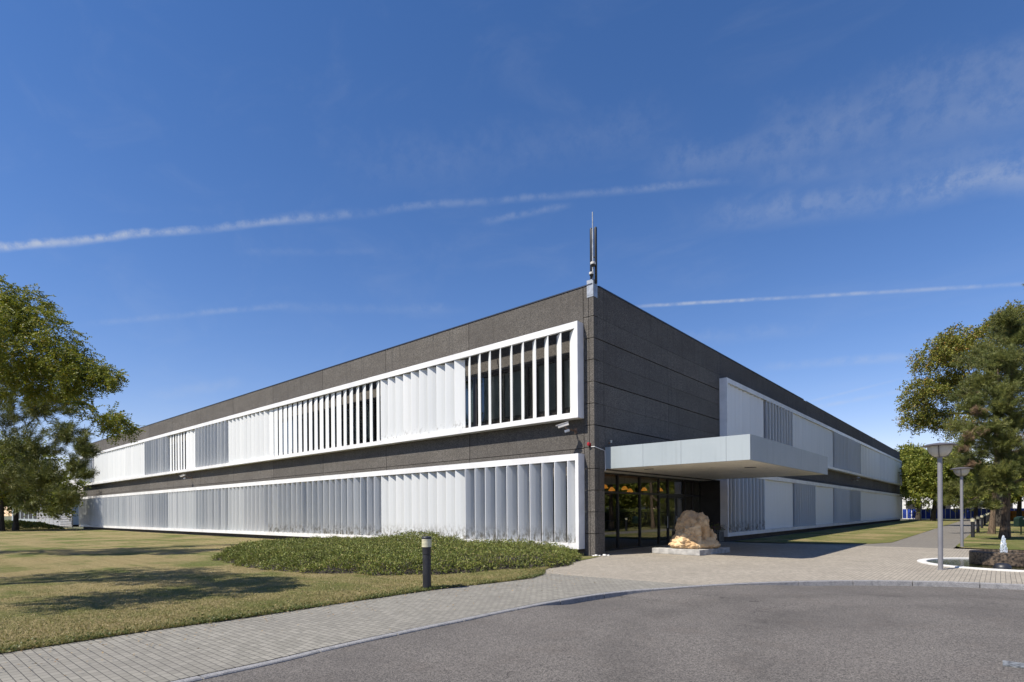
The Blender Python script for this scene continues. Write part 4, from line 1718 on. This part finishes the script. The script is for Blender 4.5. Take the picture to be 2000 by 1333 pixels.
def tree(name, base, top, r0, blobs, leaf, per, twig_len, mats, label, cat, droop=0.25, limb_r=0.05, group=None, shell=0.5, twigs=0.5, pinnate=0):
    """trunk and branching limbs as tubes; every blob (centre, radii, twigs) of the crown carries twigs of small leaves"""
    base, top = Vector(base), Vector(top)
    root = empty(name, base)
    tag(root, label, cat, group)
    tk = MB()
    pts = bez(base, top, (random.uniform(-.3, .3), random.uniform(-.3, .3), 0), 9)
    rad = [r0 * (1.25 if i == 0 else 1) * (1 - 0.78 * i / 8) for i in range(9)]
    tk.tube(pts, rad, 10)
    limbs = grow_limbs(tk, pts, rad, blobs, limb_r, 0.10)
    V = []
    for bi, (c, r, n) in enumerate(blobs):
        limb, lr = limbs[bi]
        u = unit(rng.normal(0, 1, (n, 3)))
        rr = rng.random(n) ** shell
        A = np.array(c)[None] + u * rr[:, None] * np.array(r)[None]
        out = unit(u * np.array([1, 1, 0.7]) + rng.normal(0, 0.45, (n, 3)) - np.array([0, 0, droop]))
        for q in range(n):
            if rng.random() < twigs:
                st = limb[random.randint(3, 6)]
                e = Vector(A[q])
                tk.tube([st, (st + e) / 2 + Vector((0, 0, 0.05 * (e - st).length)), e], [lr * 0.5, lr * 0.3, lr * 0.12], 4)
        if pinnate:
            # compound leaves: a drooping rachis with two rows of leaflets
            m = per
            t = rng.random((n, m))
            O = A[:, None, :] + out[:, None, :] * (t[..., None] * twig_len * min(1.0, 0.25 + 1.5 * r[0]))
            RD = unit(out[:, None, :] * 0.5 + unit(rng.normal(0, 1, (n, m, 3))) * 0.8 - np.array([0, 0, 0.25]))
            O, RD = O.reshape(-1, 3), RD.reshape(-1, 3)
            side = unit(np.cross(RD, np.array([0, 0, 1.0]) + rng.normal(0, .45, RD.shape)))
            k = np.linspace(0.15, 1.0, pinnate)
            for kk in k:
                P0 = O + RD * (kk * 0.19)
                P0[:, 2] -= 0.05 * kk * kk
                for sg in (-1, 1):
                    V.append(leaf_quads(P0, side * sg + RD * 0.45, leaf[0], leaf[1], 0.22))
            continue
        t = rng.random((n, per))
        P = A[:, None, :] + out[:, None, :] * (t[..., None] * twig_len)
        P[..., 2] -= (t ** 2) * twig_len * droop
        P += rng.normal(0, twig_len * 0.12, P.shape)
        D = out[:, None, :] * 0.6 + unit(rng.normal(0, 1, (n, per, 3)))
        V.append(leaf_quads(P.reshape(-1, 3), D.reshape(-1, 3), leaf[0], leaf[1]))
    tk.build('trunk', mats[0], root, smooth=True).matrix_parent_inverse = Matrix.Translation(-base)
    o = np_mesh('crown', np.concatenate(V), 4, mats[1], root)
    o.matrix_parent_inverse = Matrix.Translation(-base)
    return root


def pine(name, base, top, r0, boughs, tuft, label, ndl=46, dead=(), group=None, dens=1.5):
    """pine: boughs end in bottle brushes of short needles; dead = boughs with brown needles"""
    base, top = Vector(base), Vector(top)
    root = empty(name, base)
    tag(root, label, 'tree', group)
    tk = MB()
    pts = bez(base, top, (random.uniform(-.3, .3), random.uniform(-.3, .3), 0), 12)
    rad = [r0 * (1.4 if i == 0 else 1.06 if i == 1 else 1) * (1 - 0.8 * i / 11) for i in range(12)]
    tk.tube(pts, rad, 12)
    limbs = grow_limbs(tk, pts, rad, boughs, 0.03, 0.05, first=3)
    live, brown = [], {}
    for bi, (c, r, n) in enumerate(boughs):
        c = Vector(c)
        limb, lr = limbs[bi]
        for q in range(int(n * dens)):
            u = Vector(unit(rng.normal(0, 1, 3)))
            e = c + Vector((u.x * r[0], u.y * r[1], u.z * r[2])) * (rng.random() ** 0.5)
            st = limb[random.randint(3, 6)]
            d = (e - st)
            if d.length < 0.05:
                d = Vector((0, 0, 0.2))
            d.normalize()
            d = (d + Vector((random.uniform(-.3, .3), random.uniform(-.3, .3), 0.45))).normalized()
            if q % 2 == 0:
                tk.tube([st, (st + e) / 2 - Vector((0, 0, 0.08 * (e - st).length)), e], [lr * 0.5, lr * 0.35, 0.008], 4)
            dn = np.array(d)
            m = ndl
            t = rng.random(m) ** 0.8
            P = np.array(e)[None] + dn[None] * ((t - 1.0) * tuft * 1.3)[:, None]
            w = rng.normal(0, 1, (m, 3))
            w = unit(w - (w @ dn)[:, None] * dn[None])
            D = unit(dn[None] * (0.35 + 0.5 * t[:, None]) + w * 0.8)
            (brown.setdefault(bi, []) if bi in dead else live).append((P, D))

    def needles(lst):
        P = np.concatenate([a_ for a_, b_ in lst])
        D = np.concatenate([b_ for a_, b_ in lst])
        n = len(P)
        S = unit(np.cross(D, rng.normal(0, 1, (n, 3)))) * (tuft * 0.019)
        tip = P + D * (tuft * rng.uniform(0.32, 0.5, n))[:, None]
        return np.stack([P - S, P + S, tip + S * 0.3, tip - S * 0.3], 1).reshape(-1, 3)
    tk.build('trunk', 'bark', root, smooth=True).matrix_parent_inverse = Matrix.Translation(-base)
    np_mesh('crown', needles(live), 4, 'pine', root).matrix_parent_inverse = Matrix.Translation(-base)
    for lst in brown.values():
        o = np_mesh('dead_bough', needles(lst), 4, 'deadpine', root)
        o.matrix_parent_inverse = Matrix.Translation(-base)
        o['label'] = 'dry brown bough of the pine'
    return root


# near tree at the left edge of the picture: airy crown, trunk out of frame
B = []
for px, py, D, r, n in ((15, 612, 11.4, .50, 60), (80, 640, 11.2, .45, 50), (30, 690, 11.0, .60, 66), (125, 690, 10.9, .40, 44), (95, 745, 11.3, .42, 42),
                        (168, 715, 10.8, .26, 22), (15, 745, 11.6, .4, 26), (150, 745, 10.7, .22, 16), (182, 735, 10.7, .2, 14), (165, 790, 10.5, .08, 4), (195, 806, 10.45, .14, 10), (222, 818, 10.4, .13, 10),
                        (240, 836, 10.35, .10, 7), (5, 580, 11.6, .34, 30), (55, 592, 11.4, .26, 22), (205, 725, 10.7, .14, 9), (208, 745, 10.6, .13, 8),
                        (-70, 620, 12, .85, 90), (-170, 590, 12.3, 1.1, 110), (-70, 740, 12, .8, 70), (-190, 720, 12.5, 1.2, 110),
                        (-120, 640, 9.6, 1.0, 60), (-270, 700, 9.4, 1.2, 70), (-190, 580, 10.0, .8, 50), (-160, 580, 9.2, .9, 70), (-300, 640, 8.8, 1.2, 90), (-230, 760, 9.0, .9, 60), (-330, 580, 13, 1.4, 120), (-320, 760, 12.5, 1.1, 80), (-230, 480, 13, .9, 70)):
    B.append((tuple(PX(px, py, D)), (r, r, r * .62), n))
tb = CAM + FW * 12.2 - RT * 13.6
tree('locust_tree', (tb.x, tb.y, 0), (tb.x + 0.3, tb.y + 0.3, 6.6), 0.26, B, (0.048, 0.024), 9, 0.36, ('bark_grey', 'locust'),
     'airy green locust tree leaning in over the left lawn edge', 'tree', droop=0.3, limb_r=0.02, shell=0.5, twigs=0.6, pinnate=7)

# dark pine behind it
B = []
for px, py, D, r, n in ((20, 720, 22.5, 1.3, 60), (100, 720, 22.6, .9, 36), (20, 800, 22.2, 1.3, 60), (90, 790, 22.0, 1.0, 44), (125, 770, 22.3, .6, 20), (130, 845, 21.6, .85, 40),
                        (60, 870, 22.0, 1.3, 64), (160, 860, 21.3, .42, 18), (172, 880, 21.2, .40, 18), (150, 905, 21.5, .55, 24), (175, 925, 21.2, .30, 10), (95, 930, 21.8, 1.0, 50),
                        (20, 930, 22.3, 1.3, 56), (135, 965, 21.6, .55, 22), (60, 975, 22.0, .9, 36), (110, 1000, 21.6, .40, 14), (140, 800, 21.8, .30, 8), (-60, 760, 22.5, 1.6, 70),
                        (-60, 900, 22.5, 1.6, 60), (-140, 640, 23, 1.6, 60), (-200, 800, 23, 2.0, 70), (-140, 980, 22.6, 1.3, 36), (-240, 900, 23, 1.8, 50), (-180, 480, 23.5, 1.5, 50), (-190, 340, 23.5, 1.0, 30)):
    B.append((tuple(PX(px, py, D)), (r, r, r * .7), n))
tb = CAM + FW * 23 - RT * 24.8
pine('pine_tree', (tb.x, tb.y, 0), (tb.x, tb.y, 15.5), 0.30, B, 0.40, 'dark ragged pine tree reaching in front of the left end of the building', ndl=64, dens=1.7)

# broadleaf trees far behind on the left
B = []
for px, py, r, n in ((40, 955, 2.6, 150), (110, 950, 2.2, 130), (-40, 940, 3.0, 150), (60, 900, 2.2, 110), (0, 880, 2.8, 130), (120, 965, 1.3, 70), (80, 975, 1.4, 70), (20, 970, 1.6, 70), (-90, 900, 3.2, 120), (125, 990, 0.6, 24)):
    B.append((tuple(PX(px, py, 60 + 3 * math.sin(px))), (r, r, r * .7), n))
tb = GP(18, 1027)
tb = CAM + FW * 60 + RT * ((30 - 1000) / FPX * 60)
tree('park_tree', (tb.x, tb.y, 0), (tb.x - 1, tb.y, 7.5), 0.26, B, (0.24, 0.15), 32, 1.1, ('bark_grey', 'elm'),
     'yellow green broadleaf tree low behind the dark left pine', 'tree', limb_r=0.08, twigs=0.15)
tb2 = CAM + FW * 58 + RT * ((2 - 1000) / FPX * 58)
B = [((tb2.x + a, tb2.y + b, z), (2.2, 2.2, 1.6), 110) for a, b, z in ((0, 0, 8), (-2, 1, 6.5), (1.5, -1, 6), (0, 2, 5))]
tree('park_tree', (tb2.x, tb2.y, 0), (tb2.x + 0.5, tb2.y, 7.0), 0.28, B, (0.30, 0.18), 20, 1.1, ('bark_grey', 'locust'),
     'dark leaning tree at the extreme left picture edge by the low hedge', 'tree', limb_r=0.08, twigs=0.15)

# right side: two old pines by the fountain lawn
def boughs(lst):
    return [(tuple(PX(px, py, D)), (r, r, r * .62), n) for px, py, D, r, n in lst]


B1 = boughs([(1985, 640, 30, 1.1, 44), (1950, 700, 29.5, 1.2, 54), (1915, 745, 29.2, .9, 40), (1990, 740, 29, 1.5, 70), (1895, 790, 28.8, .7, 30), (1945, 790, 28.5, 1.3, 64), (1995, 820, 28.5, 1.4, 64),
             (1905, 840, 28.6, .8, 34), (1880, 865, 28.6, .6, 20), (1950, 860, 28.2, 1.2, 54), (1895, 905, 28.8, .7, 28), (1985, 900, 28, 1.2, 56), (1930, 925, 28.3, .9, 42), (1905, 955, 28.5, .7, 28),
             (1960, 950, 28, .9, 40), (1925, 985, 28.6, .35, 10), (2050, 680, 30, 1.8, 70), (2060, 800, 29, 1.8, 70), (2060, 920, 29, 1.6, 60), (2120, 740, 30, 2.0, 70), (2100, 620, 31, 1.8, 60), (2050, 560, 31, 1.4, 44),
             (1915, 800, 28.0, .4, 6), (1893, 850, 28.0, .4, 6), (1918, 838, 27.6, .35, 5), (1990, 660, 29.5, .9, 36), (1965, 700, 28.6, .9, 30), (1955, 760, 28.2, .9, 30), (1940, 830, 27.8, .8, 26), (1970, 860, 27.6, .9, 28), (1965, 620, 29.6, .8, 26), (1965, 915, 27.6, .7, 20), (1940, 985, 28.2, .4, 10), (1880, 872, 28.0, .4, 5)])
ND = len(B1)
B1 += boughs([(1908, 800, 27.9, .30, 4), (1893, 850, 27.9, .34, 4), (1918, 838, 27.6, .26, 3), (1880, 874, 27.9, .30, 3), (1895, 905, 28.0, .30, 3), (1992, 855, 27.4, .24, 3)])
pine('pine_tree', (11.15, 23.2, 0), (11.6, 23.8, 10.6), 0.20, B1, 0.40, 'big old pine with deeply furrowed trunk behind the fountain jet', ndl=64, dens=2.7, dead=range(ND, ND + 6))
B2 = boughs([(1900, 700, 37, 1.2, 34), (1880, 770, 36.5, 1.0, 30), (1960, 660, 37, 1.5, 44), (1870, 830, 36.4, .9, 24), (1875, 900, 36.4, 1.0, 30), (1870, 950, 36.5, .9, 26), (1845, 975, 36.4, .7, 16), (1950, 940, 36, 1.2, 36), (2010, 740, 37, 2, 40),
             (2000, 880, 36.5, 1.8, 44), (1915, 880, 36, 1.0, 26), (1885, 985, 36.2, .5, 12), (1848, 950, 36.4, .5, 10), (1920, 620 + 60, 37, .8, 20)])
pine('pine_tree', (10.55, 29.4, 0), (10.9, 29.8, 11.0), 0.155, B2, 0.44, 'second pine with shaded trunk left of the furrowed one', ndl=54, dens=2.4)

# chestnut-like trees behind the pines
B = []
for px, py, r, n in ((1820, 700, 1.5, 90), (1870, 665, 1.5, 90), (1800, 760, 1.5, 90), (1845, 750, 1.7, 110), (1790, 815, 1.2, 70), (1830, 810, 1.3, 80), (1900, 690, 1.6, 90), (1940, 640, 1.4, 80), (1975, 625, 1.5, 80),
                     (1890, 760, 1.8, 100), (1880, 830, 1.6, 80), (1850, 690, 1.2, 70), (1785, 790, .8, 40), (1940, 720, 2.2, 110), (2010, 660, 2.4, 110), (1855, 665, .9, 50), (2050, 760, 3, 120), (1985, 612, 1.0, 50)):
    B.append((tuple(PX(px, py, 50 + 1.5 * math.sin(px * .3))), (r, r, r * .72), int(n * 1.35)))
tb = CAM + FW * 50 + RT * ((1956 - 1000) / FPX * 50)
tree('chestnut_tree', (tb.x, tb.y, 0), (tb.x - 0.6, tb.y, 15.5), 0.42, B, (0.17, 0.10), 32, 0.75, ('bark_grey', 'maple'),
     'tall browning broadleaf tree rising behind the two pines', 'tree', droop=0.35, limb_r=0.09, twigs=0.3)

FAR = [(1793, 87, 12.6, 1.0, 'round green tree whose trunk stands just past the right end of the building', 'elm'),
       (1842, 90, 12.0, 0.9, 'broad green tree seen through the two lamp posts', 'elm'),
       (1905, 84, 9.5, 0.85, 'small green tree behind the row of bollards', 'elm'),
       (1745, 104, 14.2, 1.0, 'green tree top showing above the far right roof end', 'elm'),
       (1990, 70, 9.0, 0.9, 'bright green bushy tree at the right edge behind the litter bin', 'elm'),
       (1822, 76, 10.0, 0.95, 'leafy green tree directly behind the nearer lamp post', 'elm'),
       (1870, 108, 14.0, 1.1, 'farthest dark tree filling in behind the two lamp posts', 'maple')]
for px, D, h, s, lab, mt in FAR:
    p = CAM + FW * D + RT * ((px - 1000) / FPX * D)
    B = []
    for k in range(20):
        a, q = rng.uniform(0, 6.28), rng.random() ** .6
        z = h * rng.uniform(0.42 if px == 1793 else 0.33, 0.88)
        w = (3.6 if z < h * .65 else 2.2) * s
        r = rng.uniform(1.0, 1.7) * s
        B.append(((p.x + math.cos(a) * q * w, p.y + math.sin(a) * q * w, z), (r, r, r * .75), 70))
    tree('park_tree', (p.x, p.y, 0), (p.x + 0.4, p.y, h * .75), 0.32 * s, B, (0.26, 0.16), 24, 1.0, ('bark_grey', mt), lab, 'tree', limb_r=0.09, twigs=0.2, group='trees beyond the right lawn')

# hedge and trees of the park that the entrance glass mirrors
def heap(name, poly_fn, n, leaf, mat, label, cat, seed_h):
    V = poly_fn(n)
    P, D = V
    o = np_mesh(name, leaf_quads(P, D, leaf[0], leaf[1], 0.5), 4, mat)
    tag(o, label, cat)
    return o


hd = empty('park_hedge', (14.6, 50, 0))
tag(hd, 'clipped dark hedge along the park side of the right path', 'hedge')
n = 26000
y = rng.uniform(-24, 26, n)
f = rng.integers(0, 3, n)
x = np.where(f == 0, -0.6, np.where(f == 1, 0.6, rng.uniform(-.6, .6, n))) + rng.normal(0, .07, n)
z = np.where(f == 2, 1.65, rng.uniform(0.02, 1.65, n)) + rng.normal(0, .06, n)
nm = np.stack([np.where(f == 0, -1, np.where(f == 1, 1, 0)), np.zeros(n), np.where(f == 2, 1, .3)], 1).astype(float)
np_mesh('foliage', leaf_quads(np.stack([x, y, z], 1), nm, 0.13, 0.09, 0.7), 4, 'shrub', hd)
m = MB()
m.box(-0.52, 0.52, -23.9, 25.9, 0.0, 1.55)
m.build('inner_twigs', 'void', hd)
for i, (x, y, h) in enumerate(((22, 34, 10), (27, 46, 12), (24, 60, 11), (33, 38, 12), (36, 56, 13), (31, 74, 12))):
    B = []
    for k in range(13):
        a, q = rng.uniform(0, 6.28), rng.random() ** .6
        zz = h * rng.uniform(0.28, 0.9)
        r = rng.uniform(1.2, 2.0)
        B.append(((x + math.cos(a) * q * 3.6, y + math.sin(a) * q * 3.6, zz), (r, r, r * .75), 60))
    tree('park_tree', (x, y, 0), (x, y, h * .75), 0.3, B, (0.36, 0.24), 14, 1.0, ('bark_grey', 'elm'),
         'green park tree mirrored in the entrance glass', 'tree', limb_r=0.09, twigs=0.15, group='park trees mirrored in the glass')

src = [o for o in COL.objects if o.get('group') == 'park trees mirrored in the glass']
for i, (dx, dy) in enumerate(((16, 34), (12, 20), (20, 14), (9, 44), (14, 52), (6, 30))):
    for o in (src[i], src[(i + 2) % 6]):
        c = copy_tree(o)
        c.location = o.location + Vector((dx + random.uniform(-2, 2), dy + random.uniform(-4, 4), 0))
        c.rotation_euler = (0, 0, random.uniform(0, 6.28))

# low spreading shrub bed in front of the corner
BED = [(-10.9, -8.3), (-9.5, -9.2), (-6.2, -9.7), (-3.0, -9.45), (-.9, -8.8), (.26, -6.9), (1.1, -5.05), (1.42, -4.0), (.9, -2.4), (.42, -1.3), (-.6, -.75), (-8, -.85), (-13, -1.5), (-14.6, -3.5), (-13.2, -6)]
BP = np.array(BED)


def inside_dist(P, poly):
    A, Bn = poly, np.roll(poly, -1, 0)
    d = np.full(len(P), 1e9)
    ins = np.zeros(len(P), bool)
    for a, b in zip(A, Bn):
        ab = b - a
        t = np.clip(((P - a) @ ab) / (ab @ ab), 0, 1)
        d = np.minimum(d, np.linalg.norm(P - (a + t[:, None] * ab), axis=1))
        c = ((a[1] > P[:, 1]) != (b[1] > P[:, 1])) & (P[:, 0] < (b[0] - a[0]) * (P[:, 1] - a[1]) / (b[1] - a[1] + 1e-12) + a[0])
        ins ^= c
    return np.where(ins, d, -d)


def smooth_noise(P, s, seed):
    a = np.zeros(len(P))
    r2 = np.random.default_rng(seed)
    for k in range(7):
        w = r2.normal(0, 1, 2) * s * (1 + k * .5)
        a += np.sin(P @ w + r2.uniform(0, 6.28)) / (1 + k * .5)
    return a / 2.4


def bed_height(P):
    d = inside_dist(P, BP) + 0.30 * smooth_noise(P, 1.9, 1) + 0.16 * smooth_noise(P, 6.0, 3)
    h = 0.43 * np.sqrt(np.clip(d / 0.75, 0, 1)) * (1 + 0.16 * smooth_noise(P, 1.5, 2)) + (0.07 * smooth_noise(P, 4.5, 5) + 0.05 * smooth_noise(P, 9.0, 6)) * (d > 0.25)
    h += 0.36 * np.exp(-(((P[:, 0] + 7.4) / 1.8) ** 2 + ((P[:, 1] + 1.9) / 1.5) ** 2))
    h += 0.10 * np.exp(-(((P[:, 0] + 2.2) / 1.3) ** 2 + ((P[:, 1] + 1.8) / 1.0) ** 2))
    return h, d


N = 300000
P2 = np.stack([rng.uniform(-15, 1.8, N), rng.uniform(-10, -.5, N)], 1)
h, d = bed_height(P2)
ok = d > 0
P2, h, d = P2[ok], h[ok], d[ok]
up = rng.random(len(P2))
zz = h * (1 - 0.55 * up ** 2.2) + rng.normal(0, .035, len(P2))
fr_ = rng.random(len(P2)) < np.where(d < 0.5, 1.0, 0.36 + 0.25 * (P2[:, 1] < -7))
P2, h, d, zz, up = P2[fr_], h[fr_], d[fr_], zz[fr_], up[fr_]
P3 = np.stack([P2[:, 0], P2[:, 1], np.maximum(zz, .02)], 1)
e = 0.05
gxn = (bed_height(P2 + [e, 0])[0] - bed_height(P2 - [e, 0])[0]) / (2 * e)
gyn = (bed_height(P2 + [0, e])[0] - bed_height(P2 - [0, e])[0]) / (2 * e)
Dn = unit(np.stack([-gxn, -gyn, np.full(len(P2), 0.9)], 1))
quads = [leaf_quads(P3, Dn, 0.060, 0.030, 0.75)]
# arching sprays that stick out of the top
tw = MB()
for k in range(1500):
    while True:
        c = np.array([[rng.uniform(-14, 1.2), rng.uniform(-9.4, -.9)]])
        hh, dd = bed_height(c)
        if dd[0] > 0.1:
            break
    a = rng.uniform(0, 6.28)
    L = rng.uniform(0.12, 0.46)
    p0 = Vector((c[0, 0], c[0, 1], hh[0] - 0.05))
    dirv = Vector((math.cos(a), math.sin(a), 0))
    pts = [p0 + dirv * (L * t) + UP * (L * 0.75 * t - L * 0.5 * t * t) for t in (0, .25, .5, .75, 1)]
    tw.tube(pts, [.005, .004, .004, .003, .002], 4)
    t = rng.random(26)
    PP = np.array([p0 + dirv * (L * q) + UP * (L * 0.75 * q - L * 0.5 * q * q) for q in t])
    quads.append(leaf_quads(PP, rng.normal(0, 1, (26, 3)) + [0, 0, .5], 0.045, 0.022, 0.3))
sb = empty('spreading_shrub', (-6, -5, 0))
tag(sb, 'low spreading evergreen shrub bed hugging the building corner, humped in the middle', 'shrub')
o = np_mesh('foliage', np.concatenate(quads), 4, 'shrub', sb)
o.matrix_parent_inverse = Matrix.Translation((6, 5, 0))
o = tag(tw.build('twigs', 'twig', sb), kind='stuff')
o.matrix_parent_inverse = Matrix.Translation((6, 5, 0))
gxx, gyy = np.linspace(-15, 1.8, 70), np.linspace(-10, -.5, 40)
XX, YY = np.meshgrid(gxx, gyy, indexing='ij')
hh, dd = bed_height(np.stack([XX.ravel(), YY.ravel()], 1))
core = MB()
core.v = [(float(a), float(b), float(max(-0.05, c * 0.62 - 0.03)) if q > 0 else -0.06) for a, b, c, q in zip(XX.ravel(), YY.ravel(), hh, dd)]
core.f = [(i * 40 + j, (i + 1) * 40 + j, (i + 1) * 40 + j + 1, i * 40 + j + 1) for i in range(69) for j in range(39)]
o = core.build('soil', 'earth', sb)
o.matrix_parent_inverse = Matrix.Translation((6, 5, 0))

# low hedge at the far left end
lh = empty('low_hedge', (-72, -6, 0))
tag(lh, 'low rounded hedge at the foot of the slatted fence far left', 'hedge')
n = 16000
c = np.stack([rng.uniform(-16, 3.2, n), rng.uniform(-4.5, 3.8, n)], 1)
hh = 0.75 * np.clip(1 - (np.abs(c[:, 1] + 0.3) / 4.4) ** 3, 0, 1) * np.clip((3.3 - c[:, 0]) / 2.5, 0, 1) ** .5 * (1 + .25 * smooth_noise(c, 0.9, 8))
P = np.stack([c[:, 0], c[:, 1], np.maximum(0.03, hh * rng.uniform(.75, 1.05, n))], 1)
np_mesh('foliage', leaf_quads(P, np.tile([0, -.3, 1.0], (n, 1)), 0.24, 0.15, 0.8), 4, 'shrub', lh)
